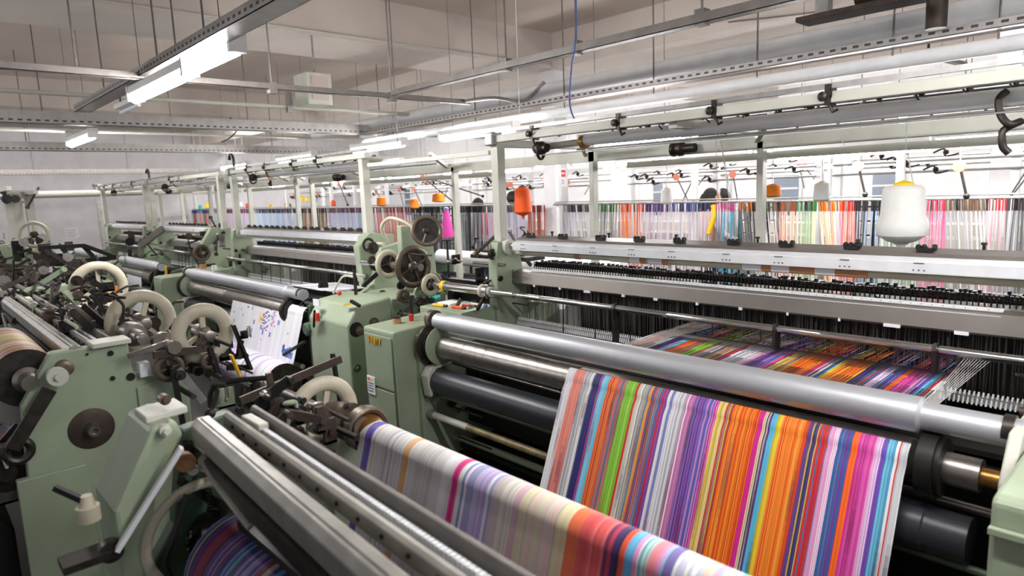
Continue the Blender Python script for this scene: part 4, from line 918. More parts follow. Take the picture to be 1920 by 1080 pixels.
# ---------------------------------------------------------------- people
def person(px, py, Y, shirt, label, lean=0.0, face=90, hairlen=0.0, zt=None, cap=False):
    p = ony(px, py, Y); s = (zt or p.z) / 1.70; F = R(face); d = Vector((math.cos(F), math.sin(F), 0)); sd = Vector((-math.sin(F), math.cos(F), 0))
    t = thing('person', (p.x, Y, 0), label, 'person')
    def P(f, l, z): return Vector((p.x, Y, 0)) + (d * (f + lean * max(0, z - .95)) + sd * l + Vector((0, 0, z))) * s
    pts = [P(0, 0, .95), P(0, 0, 1.15), P(0, 0, 1.34), P(0, 0, 1.45), P(.02, 0, 1.50), P(.03, 0, 1.60)]
    rad = [.14, .13, .145, .07, .05, .085]; E = [(0, 1), (1, 2), (2, 3), (3, 4), (4, 5)]
    def chain(root, lst):
        pr__ = root
        for q, r in lst: pts.append(q); rad.append(r); E.append((pr__, len(pts) - 1)); pr__ = len(pts) - 1
        return pr__
    hands = []
    for k in (-1, 1):
        h = chain(2, [(P(0, k * .17, 1.38), .065), (P(.06, k * .23, 1.12), .045), (P(.26, k * .2, 1.02), .034), (P(.34, k * .19, 1.03), .03)])
        for q in range(4): chain(h, [(P(.38, k * (.165 + q * .016), 1.03), .009), (P(.42 + .006 * (q % 2), k * (.162 + q * .018), 1.01), .008)])
        chain(h, [(P(.36, k * .15, 1.03), .01), (P(.385, k * .14, 1.02), .009)])
        chain(0, [(P(0, k * .09, .88), .095), (P(.01, k * .1, .5), .06), (P(-.01, k * .1, .08), .042), (P(.12, k * .11, .04), .035)])
    def skin(name, idx, m_, grow=1.0):
        mp = {a: i for i, a in enumerate(idx)}; off = wloc(t)
        me = bpy.data.meshes.new(name); me.from_pydata([pts[a] - off for a in idx], [(mp[a], mp[b]) for a, b in E if a in mp and b in mp], [])
        o = bpy.data.objects.new(name, me); C.objects.link(o); o.parent = t
        md = o.modifiers.new('skin', 'SKIN'); 
        if not me.skin_vertices: pass
        for i, a in enumerate(idx):
            sv = me.skin_vertices[0].data[i]; sv.radius = (rad[a] * s * grow,) * 2; sv.use_root = (i == 0)
        o.modifiers.new('sub', 'SUBSURF').levels = 1; o.modifiers['sub'].render_levels = 2
        me.materials.append(m_); return o
    skin('body', list(range(len(pts))), M['skin'])
    n = 6; per = 4 + 8 + 2 + 4
    arms = [i for i in range(6, len(pts)) if (i - 6) % per in (0, 1, 2)]; legs = [i for i in range(6, len(pts)) if (i - 6) % per in (14, 15, 16)]
    skin('shirt', [0, 1, 2, 3] + arms, shirt, 1.14); skin('trousers', [0] + legs, M['jeans'], 1.15)
    hd = P(.03, 0, 1.60)
    MB().ball(hd + Vector((0, 0, .025 * s)) - d * .012, .105 * s, 18, (1, 1, 1.08)).build('hair' if not cap else 'cap', M['hair'], t)
    if hairlen: MB().ball(hd - d * .05 + Vector((0, 0, -.06)), .11 * s, 16, (1.15, .9, 1.4)).build('hair', M['hair'], t)
    # face
    fc = hd + d * .06 * s
    MB().ball(fc - Vector((0, 0, .01)), .075 * s, 16, (1, 1, 1.25)).build('face', M['skin'], t)
    for k in (-1, 1): MB().ball(fc + d * .077 * s + sd * k * .028 * s + Vector((0, 0, .012 * s)), .009 * s, 8).build('eye', M['hair'], t)
    MB().ball(fc + d * .078 * s + Vector((0, 0, -.012 * s)), .013 * s, 8, (1, 1, 1.5)).build('nose', M['skin'], t)
    MB().ball(fc + d * .077 * s + Vector((0, 0, -.045 * s)), .016 * s, 8, (1, 1, .35)).build('mouth', M['red'], t)
    for k in (-1, 1): MB().ball(hd + sd * k * .098 * s + d * .01, .02 * s, 8, (1, .6, 1.4)).build('ear', M['skin'], t)
    return t
person(916, 374, 7.35, M['orangeshirt'], 'person in an orange shirt leaning left behind the dark grey yarns', .35, 190)
person(958, 362, 7.05, M['whiteshirt'], 'person in a white top with black hair standing behind the lilac yarns', .05, 100)
person(1330, 357, 8.0, M['pinkshirt'], 'person with long black hair seen over the creel top', .0, 60, .1)
person(1355, 357, 8.75, M['whiteshirt'], 'person in a black cap and white shirt beside the long haired person', .0, 120, 0, None, True)
person(545, 382, 8.2, M['pinkshirt'], 'person with black hair bending behind the pale blue yarns', .2, 300)
# ---------------------------------------------------------------- foreground (left hand) row
def lloom(XL, XR, dy, dz, label, seed, n=40, yaw=0.0):
    L = thing('weaving_loom', ((XL + XR) / 2, .8 + dy, 0), label, 'loom'); rg = random.Random(seed)
    def pr(poly): return [(y + dy, z + dz) for y, z in poly]
    def sk(mb, f=1.0):                      # the rails run a few degrees off the room's axis
        for v in mb.v: v.y += yaw * f * (v.x - XL)
        return mb
    a = sk(MB().prism(pr([(.535, 1.085), (.53, 1.14), (.545, 1.158), (.58, 1.158), (.592, 1.14), (.592, 1.085)]), XL, XR), 1.3).build('wide_rail', M['railsteel'], L, bevel=.003)
    sk(MB().prism(pr([(.552, 1.158), (.555, 1.162), (.568, 1.162), (.571, 1.158)]), XL + .02, XR), 1.3).build('rail_ridge', M['railsteel'], a)
    sk(MB().prism(pr([(.53, 1.03), (.53, 1.07), (.57, 1.08), (.58, 1.07), (.58, 1.03)]), XL + .1, XR), 1.3).build('lower_rail', M['dsteel'], L)
    MB().tube([(XL + .06, .53 + dy, 1.06 + dz), (XL + .2, .52 + dy, 1.035 + dz), (XL + .38, .51 + dy, 1.02 + dz), (XL + .42, .515 + dy, 1.0 + dz)], .009).build('guard_strip', M['railsteel'], L)
    b = sk(MB().prism(pr([(.612, 1.12), (.612, 1.155), (.622, 1.16), (.636, 1.155), (.636, 1.12)]), XL + .02, XR)).build('drilled_rail', M['railsteel'], L, bevel=.002)
    x = XL + .1; hm = 0
    while x < XR and hm < 40:
        sk(MB().cyl((x, .608 + dy, 1.14 + dz), (x, .613 + dy, 1.14 + dz), .005, 10)).build('hole', M['iron'], b); x += .09; hm += 1
    sk(MB().prism(pr([(.645, 1.09), (.645, 1.115), (.68, 1.12), (.68, 1.09)]), XL + .15, XR)).build('comb_bar', M['dsteel'], L)
    tm = MB(); x = XL + .15
    while x < XR:
        tm.box(x, x + .009, .668 + dy, .680 + dy, 1.118 + dz, 1.136 + dz); tm.box(x + .002, x + .006, .648 + dy, .652 + dy, 1.114 + dz, 1.12 + dz); x += .0135
    sk(tm).build('comb_tooth', M['alu'], L, kind='stuff')
    sk(MB().prism(pr([(.695, 1.09), (.695, 1.145), (.70, 1.155), (.712, 1.155), (.716, 1.145), (.716, 1.09)]), XL + .0, XR)).build('dark_rail', M['railgrey'], L, bevel=.003)
    MB().box(XL + .2, XR, .56 + dy, .70 + dy, .9 + dz, .92 + dz).build('dark_backing', M['iron'], L)  # dark sheets standing in for the dark voids between the rails
    MB().box(XL + .02, XR, .66 + dy, .9 + dy, .2, .7 + dz).build('dark_backing', M['iron'], L)
    MB().cyl((XL + .1, .6 + dy, 1.04 + dz), (XR, .6 + dy, 1.04 + dz), .012, 10).build('shaft', M['steel'], L)
    # white key blocks near left end
    MB().box(XL + .05, XL + .17, .65 + dy, .68 + dy, 1.13 + dz, 1.15 + dz).build('block', M['cream'], L, bevel=.004)
    mechanism(L, XL - .12, XL + .12, .56 + dy, 1.0 + dy, 1.0 + dz, 1.16 + dz, n, seed, .75, .55)
    mechanism(L, XL - .2, XL, .55 + dy, .9 + dy, .4 + dz, 1.02 + dz, n // 2, seed + 1, .9)
    return L
F1 = lloom(-1.9, .5, 0, 0, 'nearest foreground loom, its long rails running off the bottom of the picture', 201, 30, -.042)
# clutch, handwheel, shaft at the left end of its back roller
MB().lathe((-2.15, 1.06, .985), (1, 0, 0), [(0, .02), (.04, .05), (.12, .05), (.12, .065), (.16, .065), (.16, .035), (.25, .035), (.25, .02)], 28).build('clutch_body', M['wheelgrey'], F1)
handwheel(F1, (-2.13, 1.035, .99), .135, .028, M['ivory'], M['steel'], 3, (1, 0, 0), 'handwheel', .08, .3, False)
MB().lathe((-1.965, 1.09, .965), (1, 0, 0), [(0, .03), (0, .07), (.01, .078), (.05, .078), (.055, .07), (.05, .06), (.03, .055)], 36).build('clutch_ring', M['wheelgrey'], F1)
MB().lathe((-1.95, 1.09, .965), (1, 0, 0), [(0, .055), (.04, .055), (.07, .045), (.11, .035), (.13, .03)], 30).build('brass_cone', M['brass'], F1)
MB().cyl((-1.85, 1.09, .955), (.5, 1.09, .955), .048, 24).build('back_roller', M['steel'], F1)
MB().prism([(1.0, 0), (1.0, .8), (1.06, .93), (1.14, .93), (1.2, .8), (1.2, 0)], -2.1, -2.04).build('roller_stand', M['green'], F1, bevel=.006)
# bracket arm and rods behind
MB().beam((-2.35, .83, 1.04), (-2.32, 1.22, 1.12), .012, .03).build('support_arm', M['rust'], F1)
MB().beam((-2.35, 1.2, 1.14), (-2.35, 1.22, .9), .012, .02).build('support_arm', M['iron'], F1)
MB().beam((-2.05, .82, 1.2), (-2.05, .84, .9), .018, .014).build('upright', M['rust'], F1)
MB().tube([(-2.25, .7, 1.0), (-2.25, .7, 1.12), (-2.2, .74, 1.16), (-2.1, .84, 1.17)], .009).build('bent_rod', M['iron'], F1)
MB().tube([(-2.02, .9, 1.0), (-2.0, .86, .98), (-1.98, .8, 1.02), (-1.95, .78, 1.06)], .012).build('black_hose', M['black'], F1)
for k, (x, y, z) in enumerate([(-2.02, .50, 1.20), (-1.93, .47, 1.14), (-1.9, .52, 1.02)]): MB().lathe((x - .01, y, z), (1, 0, 0), [(0, .01), (0, .015), (.03, .015), (.03, .008), (.04, .008)], 18).build('roller_wheel', M['wheelgrey'] if k == 0 else M['cream'], F1)
# slanted green guard and silver arm
MB().prism([(.33, .68), (.33, .95), (.44, 1.15), (.50, 1.16), (.52, 1.11), (.43, .95), (.39, .68)], -2.17, -1.93).build('slanted_guard', M['green'], F1, bevel=.012)
MB().prism([(.44, 1.15), (.44, 1.17), (.55, 1.175), (.55, 1.155)], -2.1, -1.98).build('guard_lip', M['cream'], F1, bevel=.004)
MB().beam((-1.86, .49, 1.1), (-1.9, .32, .86), .03, .012).build('silver_arm', M['alu'], F1)
MB().lathe((-1.9, .5, 1.05), (1, 0, 0), [(0, .01), (0, .026), (.03, .026), (.03, .014), (.045, .012)], 18).build('roller_wheel', M['wood'], F1)
MB().lathe((-1.95, .31, .85), (1, 0, 0), [(0, .01), (0, .03), (.03, .03), (.03, .014), (.045, .012)], 18).build('roller_wheel', M['dsteel'], F1)
MB().lathe((-1.98, .28, .93), (0, 0, 1), [(0, .02), (0, .028), (.04, .028), (.04, .02), (.07, .014)], 18).build('white_knob', M['ivory'], F1)
MB().beam((-1.98, .27, .99), (-2.02, .22, 1.03), .014, .014).build('handle', M['iron'], F1)
MB().box(-1.98, -1.9, .2, .33, .84, .86).build('latch_plate', M['dsteel'], F1)
MB().prism([(.36, 0), (.36, .6), (.5, .8), (.55, 1.08), (.7, 1.1), (.7, 0)], -2.12, -2.06).build('end_frame', M['dgreen'], F1, bevel=.006)
hw = MB().ring((-1.93, .545, .80), (1, 0, 0), .155, .015, 48, 10).build('hoop', M['ivory'], F1)
MB().cyl((-2.05, .60, .74), (-1.80, .60, .74), .075, 24).build('beam_shaft', M['dsteel'], F1)
MB().tube([(-1.9, .5, .95), (-1.88, .45, .85), (-1.9, .43, .75), (-1.86, .5, .6)], .008).build('black_hose', M['black'], F1)
mechanism(F1, -2.05, -1.88, .54, .75, .65, 1.02, 22, 333, .95, .7)
o = roll('cloth_roll', -1.80, .3, .60, .74, .16, [(1, [(160, 140, 90), (70, 30, 110), (40, 40, 120), (120, 30, 60), (60, 130, 160), (110, 80, 160), (50, 20, 80), (36, 30, 70), (30, 26, 60), (120, 110, 150), (40, 40, 110), (70, 50, 100)])], 560, 6, 'dark violet, red and blue striped roll at the bottom left')
# cloth over the back roller of the foreground loom
fs = pxspec([(708, [W_, (226, 222, 214)]), (720, [(110, 96, 190), (130, 116, 204)]), (732, [W_, (222, 214, 200)]), (780, [(226, 224, 220), W_, (196, 196, 204), (226, 224, 220)]), (790, [(234, 180, 120), (240, 190, 130)]), (872, [(226, 224, 220), W_, (206, 204, 200), (226, 224, 224)]), (884, [(214, 40, 120), (226, 100, 170)]), (900, [(130, 150, 200), W_]), (948, [(176, 160, 216), W_, (200, 190, 226), (150, 170, 200)]),
    (1000, [(222, 218, 206), (200, 196, 190), (214, 180, 190)]), (1090, [(216, 210, 196), (198, 190, 178), (228, 200, 190), (226, 216, 170)]), (1110, [(238, 96, 50), (236, 120, 80)]), (1158, [(224, 96, 96), (232, 120, 120), (214, 84, 84)]), (1172, [(190, 70, 90), (120, 50, 90)]), (1186, [(50, 36, 80), (70, 50, 100)]), (1196, [(230, 90, 60)]), (1212, [(90, 190, 220), (110, 170, 220)]), (1222, [W_, Pk]), (1236, [(110, 170, 180), (190, 220, 210)]), (1260, [(230, 140, 150), Pk, (110, 80, 140)]), (1282, [(70, 70, 130), (120, 110, 170), (150, 190, 220)]), (1330, [W_, (200, 204, 220), (206, 200, 236)]), (1380, [W_, (226, 170, 200), (170, 196, 220), (226, 206, 190)])],
    698, 795, 1380, 1080, 1.09)
fA, fB = ony(698, 795, 1.09).x, ony(1380, 1080, 1.09).x
fcols = stripes(fs, 380, 22, .06)
fcols += stripes([(1, [W_, (200, 210, 230), Pk, Cy, (230, 200, 160)])], 200, 4)
fw = (fB - fA) / 380
path = arc(1.09, .955, .052, 60, 180, 10); y0_, z0_ = path[-1]
path += [(y0_ - .012 * i, z0_ - .04 * i) for i in range(1, 12)]
o = sheet('pale_striped_cloth', path, fA, fA + fw * 580, fcols, M['cloth'])
tag(o, 'blurred pale striped cloth with a violet edge over the foreground roller', 'cloth')
# second foreground loom: end plate, wheels
F2 = lloom(-3.1, -5.2 + 0.0, -.09, .04, 'second loom of the left row, with the tall green end plate', 211, 20) if False else lloom(-5.3, -3.1, -.09, .04, 'second loom of the left row, with the tall green end plate', 211, 30)
X2 = -3.08
ep = MB().prism([(.25, 0), (.25, .5), (.27, 1.0), (.385, 1.19), (.655, 1.19), (.66, 1.05), (.74, 1.02), (.75, 1.06), (.87, 1.08), (.87, 0)], X2 - .06, X2).build('end_plate', M['green'], F2, bevel=.008)
MB().prism([(.52, 1.185), (.52, 1.205), (.66, 1.205), (.66, 1.185)], X2 - .08, X2 + .04).build('plate_lip', M['cream'], ep, bevel=.004)
p = onx(172, 803, X2)
MB().lathe((X2, p.y, p.z), (1, 0, 0), [(0, .083), (.004, .083), (.006, .079), (.006, .01)], 40).build('bronze_disc', M['rust'], ep)
MB().lathe((X2 + .006, p.y, p.z), (1, 0, 0), [(0, .03), (.02, .026), (.05, .022), (.05, .012), (.035, .012)], 24).build('shaft_end', M['steel'], ep)
for u, v, r_ in ((207, 662, .011), (211, 709, .009), (290, 722, .012), (163, 664, .005), (245, 706, .016)):
    p = onx(u, v, X2); MB().cyl((X2, p.y, p.z), (X2 + .008, p.y, p.z), r_, 16).build('bolt', M['iron'], ep)
MB().prism([(.665, .62), (.665, .985), (.86, 1.03), (.86, .62)], X2, X2 + .012).build('cover_panel', M['green'], ep, bevel=.003)
p = onx(119, 688, X2); p2 = onx(108, 706, X2 + .06)
MB().lathe((X2, p.y, p.z), (1, 0, 0), [(0, .03), (.04, .03), (.045, .02), (.045, .01)], 24).build('roller_wheel', M['wheelgrey'], ep)
MB().lathe((X2 + .04, p2.y, p2.z), (1, 0, 0), [(0, .01), (0, .036), (.03, .036), (.03, .014), (.045, .012)], 24).build('roller_wheel', M['cream'], ep)
MB().beam((X2 + .05, .36, 1.06), (X2 + .05, .22, .86), .015, .05).build('lever', M['dsteel'], ep)
MB().ring((X2 + .02, .24, .84), (1, 0, 0), .04, .016, 20, 8).build('pulley', M['dsteel'], ep)
p = onx(140, 922, X2); MB().cyl((X2, p.y, p.z), (X2 + .006, p.y, p.z), .03, 24).build('round_plate', M['green'], ep)
MB().prism([(.22, 0), (.22, .72), (.45, .72), (.45, 0)], X2 - .02, X2 + .02).build('lower_plate', M['green'], ep, bevel=.004)
MB().box(X2 - .02, X2 + .03, .68, .72, 1.03, 1.09).build('white_jar', M['paper'], F2)
# wheels
handwheel(F2, (-3.05, .945, 1.175), .135, .032, M['ivory'], M['steel'], 3, (1, .0, 0), 'handwheel', .12, .5, False)
handwheel(F2, (-3.45, .80, 1.20), .155, .030, M['ivory'], M['steel'], 3, (1, 0, 0), 'handwheel', .1, .2, False)
handwheel(F2, (-3.0, .78, 1.06), .062, .014, M['wheelgrey'], M['iron'], 4, (1, 0, 0), 'pulley_wheel', .06, .2, True)
handwheel(F2, (-2.98, .94, 1.06), .04, .012, M['wheelgrey'], M['dsteel'], 4, (1, 0, 0), 'pulley_wheel', .06, .2, True)
MB().lathe((-3.4, .72, 1.18), (1, 0, 0), [(0, .02), (.05, .05), (.12, .055), (.16, .05), (.16, .03), (.26, .03), (.26, .024), (.3, .024)], 26).build('clutch_body', M['steel'], F2)
MB().lathe((-3.2, .80, 1.15), (1, 0, 0), [(0, .02), (.05, .045), (.09, .045), (.11, .02), (.2, .02), (.2, .028), (.24, .028)], 26).build('clutch_body', M['steel'], F2)
MB().lathe((-3.9, .62, 1.22), (1, 0, 0), [(q * .02, .045 if q % 2 else .03) for q in range(16)], 22).build('spring_coil', M['steel'], F2)
MB().beam((-2.98, .72, 1.13), (-2.98, .93, 1.12), .02, .03).build('link_arm', M['rust'], F2)
MB().beam((-2.97, .94, 1.12), (-2.97, .97, .98), .02, .025).build('link_arm', M['iron'], F2)
MB().beam((-3.0, .63, 1.14), (-3.0, .78, 1.17), .015, .02).build('link_arm', M['chrome'], F2)
MB().beam((-2.95, .80, 1.06), (-2.93, .88, .9), .02, .03).build('link_arm', M['galv'], F2)
MB().beam((-2.95, .78, 1.06), (-2.95, .80, .7), .02, .02).build('link_arm', M['iron'], F2)
MB().beam((-3.0, 1.06, 1.2), (-3.0, 1.12, .98), .012, .03).build('upright', M['iron'], F2)
mechanism(F2, -3.3, -2.9, .80, 1.1, .95, 1.16, 36, 401, .8, .6)
mechanism(F2, -4.9, -3.35, .48, .95, 1.08, 1.26, 90, 402, .75, .8)
mechanism(F2, -3.0, -2.6, .85, 1.2, .7, .96, 34, 403, .85, .8)
MB().cyl((-2.9, 1.12, .92), (-2.2, 1.12, .92), .035, 18).build('back_shaft', M['dsteel'], F2)
roll('cloth_roll', -3.9, X2 - .12, .31, 1.085, .115, [(1, [(190, 170, 80), (160, 70, 60), (110, 110, 110), (190, 180, 170), (120, 60, 60), (150, 130, 100)])], 80, 16, 'small roll striped yellow, grey and brick red left of the green end plate')
MB().lathe((X2 - .1, .31, 1.085), (1, 0, 0), [(0, .05), (.02, .05), (.03, .035), (.1, .03), (.1, .01)], 24).build('steel_hub', M['steel'], F2)
roll('cloth_roll', -3.6, X2 - .1, .2, .74, .09, [(1, [(150, 130, 180), (120, 110, 120), (170, 130, 110), (90, 90, 120)])], 60, 17, 'mauve striped roll low at the left edge')
# third and fourth looms of left row
F3 = lloom(-8.4, -5.9, -.05, .02, 'third loom of the left row, mostly dark mechanism', 221, 40)
handwheel(F3, (-5.5, 1.03, 1.17), .19, .035, M['ivory'], M['dsteel'], 3, (1, 0, 0), 'handwheel', .1, .5, False)
mechanism(F3, -7.8, -5.45, .45, 1.3, 1.0, 1.3, 150, 501, .78, 1.0)
mechanism(F3, -5.9, -5.45, .5, 1.2, .9, 1.28, 50, 502, .78, .9)
MB().prism([(.5, 0), (.5, 1.1), (.65, 1.2), (.9, 1.2), (.9, 0)], -5.8, -5.7).build('end_plate', M['green'], F3, bevel=.01)
F4 = lloom(-12.6, -9.6, .1, .0, 'fourth loom of the left row near the left wall', 231, 30)
handwheel(F4, (-8.9, 1.12, 1.47), .15, .02, M['ivory'], M['dsteel'], 3, (1, -.3, 0), 'handwheel', .06, .5, False)
mechanism(F4, -10.6, -8.5, .5, 1.4, 1.0, 1.4, 130, 503, .78, 1.2)
MB().prism([(.7, .9), (.7, 1.35), (1.1, 1.38), (1.1, .9)], -9.5, -9.42).build('end_plate', M['green'], F4, bevel=.01)
br = MB()
for a, b in (((-8.1, 1.05, 1.36), (-7.9, 1.4, 1.36)), ((-7.9, 1.4, 1.36), (-7.8, 1.65, 1.22)), ((-7.8, 1.65, 1.22), (-8.0, 1.2, 1.2)), ((-8.0, 1.2, 1.2), (-8.1, 1.05, 1.36)), ((-8.0, 1.22, 1.35), (-8.0, 1.3, 1.2)), ((-7.95, 1.4, 1.35), (-7.95, 1.5, 1.2))): br.beam(a, b, .03, .04)
br.build('truss_arm', M['iron'], F4)
# gantry posts of the left row
T = thing('overhead_frame', (-12, 1.4, 0), 'cream overhead frame with posts at the far left', 'frame')
for u, v in ((52, 362), (14, 366), (30, 366)):
    p = onx(u, v, -11.8); MB().box(p.x - .06, p.x + .06, p.y - .05, p.y + .05, .9, 2.0).build('post', M['cream'], T)
MB().box(-12.2, -9.5, 1.0, 1.05, 1.97, 2.02).build('rail', M['cream'], T)
MB().box(-12.2, -11.0, 1.45, 1.5, 1.95, 2.0).build('rail', M['cream'], T)
MB().box(-11.9, -11.82, .2, 1.6, 1.96, 2.02).build('cross_rail', M['cream'], T)
mechanism(T, -12, -11.2, .4, 1.5, 1.85, 2.02, 24, 600, .7, 1.5)
# ---------------------------------------------------------------- small things lying about
def spool(x, y, z, label, m_='wood', r=.028, h=.05):
    t = thing('tape_spool', (x, y, z), label, 'spool')
    MB().lathe((x, y, z), (0, 0, 1), [(0, .01), (0, r), (h * .6, r), (h * .6, r * .8), (h * .75, r * .8)], 20).build('reel', M[m_], t)
    MB().lathe((x, y, z + h * .75), (0, 0, 1), [(0, r * .9), (h * .25, r * .9), (h * .25, r * .3)], 20).build('upper_reel', M['rust'], t)
spool(-3.68, 2.36, .905, 'wooden tape spool on top of the nearest loom cabinet')
MB_ = MB().cyl((-3.74, 2.52, .91), (-3.74, 2.52, 1.06), .014, 12); tag(MB_.build('steel_pin', M['dsteel']), 'dark upright steel pin behind the wooden spool on the cabinet', 'pin')
t = thing('bottle_cap', (-3.66, 2.46, .91), 'red bottle cap lying beside the wooden spool', 'cap'); MB().cyl((-3.66, 2.46, .91), (-3.66, 2.46, .95), .016, 14).build('cap_body', M['red'], t); MB().cyl((-3.66, 2.46, .95), (-3.66, 2.46, .955), .01, 12).build('cap_top', M['redink'], t)
# small table / shelf of the loom with tools
sh = MB().prism([(2.7, .8), (2.7, .95), (3.0, .96), (3.0, .8)], -3.9, -3.42).build('tool_shelf', M['green'], L1, bevel=.006)
def pen(x, y, z, d, m_, label, name='marker_pen'):
    t = thing(name, (x, y, z), label, 'pen'); d = Vector(d).normalized(); c = Vector((x, y, z + .012))
    MB().cyl(c, c + d * .1, .011, 12).build('barrel', m_, t); MB().cyl(c + d * .1, c + d * .13, .009, 12).build('cap', M['black'], t)
pen(-3.62, 2.78, .95, (1, .1, 0), M['orange'], 'orange marker pen on the shelf behind the silver roller end')
pen(-3.60, 2.86, .95, (1, .3, 0), M['red'], 'red marker pen behind the orange one on the shelf')
pen(-3.8, 2.75, .95, (1, .2, 0), M['yellow'], 'yellow marker pen on the shelf left of the orange one')
t = thing('glue_tube', (-3.48, 2.9, .95), 'blue and white tube on the shelf right of the markers', 'tube'); MB().cyl((-3.55, 2.9, .965), (-3.44, 2.92, .965), .013, 12).build('tube_body', M['paper'], t); MB().cyl((-3.44, 2.92, .965), (-3.42, 2.925, .965), .01, 12).build('tube_cap', M['blue'], t)
tag(MB().box(-3.85, -3.7, 2.82, 2.94, .95, .965).build('folded_paper', M['paper']), 'white folded papers on the shelf behind the cabinet', 'paper')
mb = MB()
for k in range(8): mb.ball((-3.98 + k * .012, 2.86 + .01 * (k % 3), .99 + .01 * math.sin(k)), .018, 8, (1, .8, .8))
tag(mb.build('teal_rag', M['teal']), 'crumpled teal rag on the shelf beside the yellow ringed shaft', 'rag')
spool(-8.45, 2.7, .95, 'wooden spool on the shelf at the left end of the second loom', 'wood', .04, .08)
tag(MB().cyl((-8.2, 2.75, .95), (-8.2, 2.75, 1.0), .03, 16).build('white_cup', M['paper']), 'white cup beside the wooden spool on the second loom', 'cup')
MB().box(-8.6, -8.0, 2.6, 2.9, .88, .95).build('tool_shelf', M['green'], L2)
tag(MB().beam((-8.52, 2.3, .92), (-8.5, 2.3, 1.02), .02, .02).build('yellow_knife', M['yellow']), 'yellow box knife standing on the cabinet of the second loom', 'knife')
# yellow rulers / cutters on left machines
p = onx(440, 685, -2.6)
t = thing('yellow_ruler', (p.x, p.y, p.z), 'yellow box cutter hanging by the white handwheel', 'cutter')
MB().beam(p + Vector((0, -.01, .045)), p + Vector((0, .015, -.045)), .006, .03).build('grip', M['yellow'], t)
MB().beam(p + Vector((0.004, 0, .02)), p + Vector((0.004, .01, -.02)), .006, .006).build('slider', M['iron'], t)
p = onx(203, 549, -5)
t = thing('yellow_cutter', (p.x, p.y, p.z), 'yellow and orange cutter among the dark mechanism at left', 'cutter')
MB().beam(p, p + Vector((0, .02, .08)), .01, .02).build('grip', M['yellow'], t); MB().beam(p + Vector((0, .04, -.02)), p + Vector((0, .05, .04)), .01, .04).build('guard', M['lorange'], t)
# bins / machine table between: dark red-brown levers at loom 3
mb = thing('lever_stand', (-8.9, 2.35, 0), 'dark levers rising in front of the white cloth of the third loom', 'lever')
MB().beam((-9.15, 2.2, .45), (-8.95, 2.32, .95), .03, .03).build('lever', M['rust'], mb); MB().beam((-9.0, 2.25, .4), (-8.75, 2.4, .95), .04, .03).build('lever', M['iron'], mb)
MB().box(-9.05, -8.75, 2.25, 2.35, 0, .5).build('pedestal', M['iron'], mb)
# pipe gate against the left wall
t = thing('pipe_gate', (-18, 5.0, 0), 'grey bent pipe gate standing before the left wall', 'gate')
MB().tube([(-18, 3.6, 0), (-18, 3.6, 2.1), (-18, 3.7, 2.2), (-18, 5.3, 2.2), (-18, 5.45, 2.1), (-18, 5.45, 1.4)], .06, 10).build('pipe', M['galv'], t)
MB().beam((-18, 3.6, 1.3), (-18, 5.5, 1.4), .06, .1).build('cross_bar', M['galv'], t)

p = ony(870, 484, 4.7)
t = thing('cloth_roll', (-5.5, 4.7, p.z - .09), 'broad white cloth covered roller beyond the drive wheels, left of the nearest loom', 'cloth roll')
MB().cyl((-6.3, 4.7, p.z), (-3.6, 4.7, p.z), .085, 28).build('white_cloth', M['white'], t)
MB().cyl((-6.4, 4.7, p.z), (-3.4, 4.7, p.z), .03, 16).build('core', M['dsteel'], t)
MB().cyl((-6.3, 4.75, p.z - .26), (-3.4, 4.75, p.z - .26), .08, 24).build('black_roller', M['rubber'], t)
for x in (-6.35, -3.45): MB().box(x - .03, x + .03, 4.6, 4.9, 0, p.z).build('support', M['dgreen'], t)

for k, (pp, lab) in enumerate([([(-5.1, 4.2, 2.62), (-5.0, 4.5, 2.66), (-4.8, 4.7, 2.62), (-4.6, 4.8, 2.78)], 'grey flexible conduit bending from the narrow rail to the big duct'),
        ([(-7.9, 3.0, 2.70), (-8.2, 3.2, 2.64), (-8.6, 3.25, 2.55), (-8.8, 3.2, 2.5)], 'short dark cable loop drooping under the slotted crossing tray'),
        ([(-6.58, -2, 3.46), (-6.58, 1, 3.46), (-6.58, 4, 3.46), (-6.58, 7.0, 3.46)], 'thin conduit fixed along the lower edge of the big ceiling beam'),
        ([(-3.9, 7.04, 3.5), (-2.4, 7.0, 3.36), (-1.0, 7.02, 3.42), (.4, 7.04, 3.5)], 'thin cable sagging along the far ceiling beam at right')]):
    tag(MB().tube(pp, (.018, .008, .012, .008)[k], 8).build('conduit', M[('galv', 'iron', 'cream', 'railgrey')[k]]), lab, 'conduit')
for x, y, z in ((-5.15, 3.4, 2.64), (-3.56, 3.33, 2.66), (-2.9, 3.33, 2.66), (-2.0, 3.33, 2.66), (-5.15, 2.3, 2.64)):
    tag(MB().box(x - .03, x + .03, y - .03, y + .03, z - .07, z + .015).build('rail_clamp', M['railgrey']), 'small grey clamp joining a hanger rod to a ceiling rail', 'clamp', 'ceiling rail clamps')

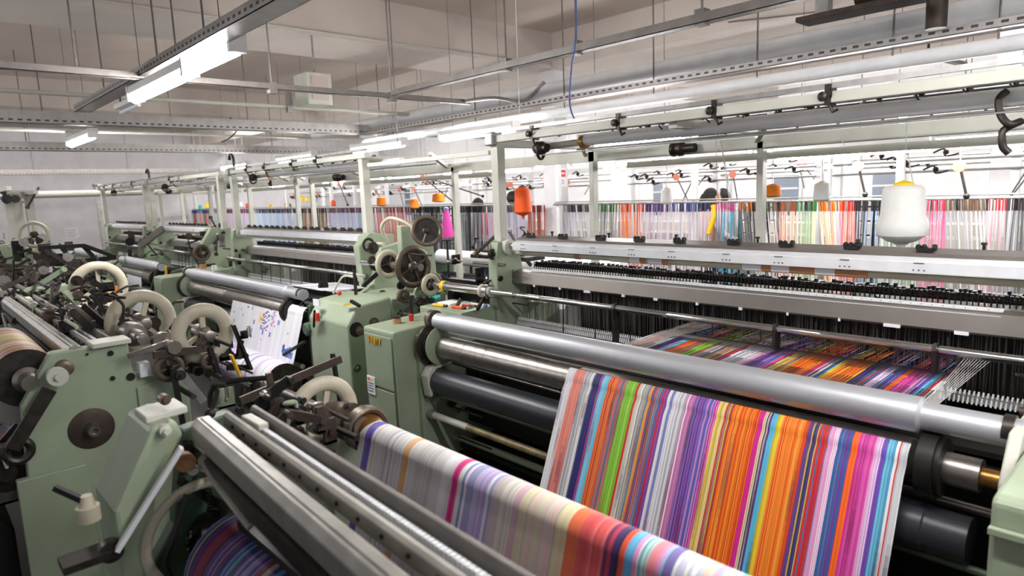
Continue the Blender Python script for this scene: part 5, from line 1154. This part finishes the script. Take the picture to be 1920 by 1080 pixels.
x0, x1 = ony(772, 400, 7.0).x, ony(876, 400, 7.0).x
t = thing('yarn_guide_frame', ((x0 + x1) / 2, 7.0, 0), 'dark grid frame behind the dark grey yarns and the magenta cone', 'frame')
for k in range(7): MB().box(x0, x1, 6.99, 7.01, .75 + k * .12, .77 + k * .12).build('bar', M['iron'], t)
for k in range(9): MB().box(x0 + (x1 - x0) * k / 8 - .02, x0 + (x1 - x0) * k / 8 + .02, 7.01, 7.04, 0 if k in (0, 8) else .6, 1.52).build('upright', M['iron'], t)
x0, x1 = ony(1606, 400, 7.0).x, ony(1650, 400, 7.0).x
t = thing('yarn_guide_frame', ((x0 + x1) / 2, 7.0, 0), 'dark grid frame left of the large white cone', 'frame')
for k in range(6): MB().box(x0, x1, 6.99, 7.01, .75 + k * .14, .765 + k * .14).build('bar', M['iron'], t)
for k in range(4): MB().box(x0 + (x1 - x0) * k / 3 - .015, x0 + (x1 - x0) * k / 3 + .015, 7.01, 7.04, 0 if k in (0, 3) else .6, 1.52).build('upright', M['iron'], t)
x0, x1 = ony(1386, 400, 7.0).x, ony(1456, 400, 7.0).x
t = thing('yarn_guide_frame', ((x0 + x1) / 2, 7.0, 0), 'dark grid frame right of the turquoise yarns', 'frame')
for k in range(6): MB().box(x0, x1, 6.99, 7.01, .75 + k * .14, .765 + k * .14).build('bar', M['railgrey'], t)
for k in range(5): MB().box(x0 + (x1 - x0) * k / 4 - .015, x0 + (x1 - x0) * k / 4 + .015, 7.01, 7.04, 0 if k in (0, 4) else .6, 1.52).build('upright', M['iron'], t)

MB().prism([(-.6, 0), (-.6, .5), (-.3, .62), (.1, .62), (.2, .5), (.2, 0)], -5.2, X2 - .1).build('lower_housing', M['iron'], F2, bevel=.01)  # dark mass added over the pale floor for the darkness at lower left
mechanism(F2, -3.6, -3.15, -.1, .3, .6, .95, 26, 777, .9, 1.0)
MB().cyl((-4.5, .05, .72), (X2 - .1, .05, .72), .05, 16).build('lower_shaft', M['dsteel'], F2)
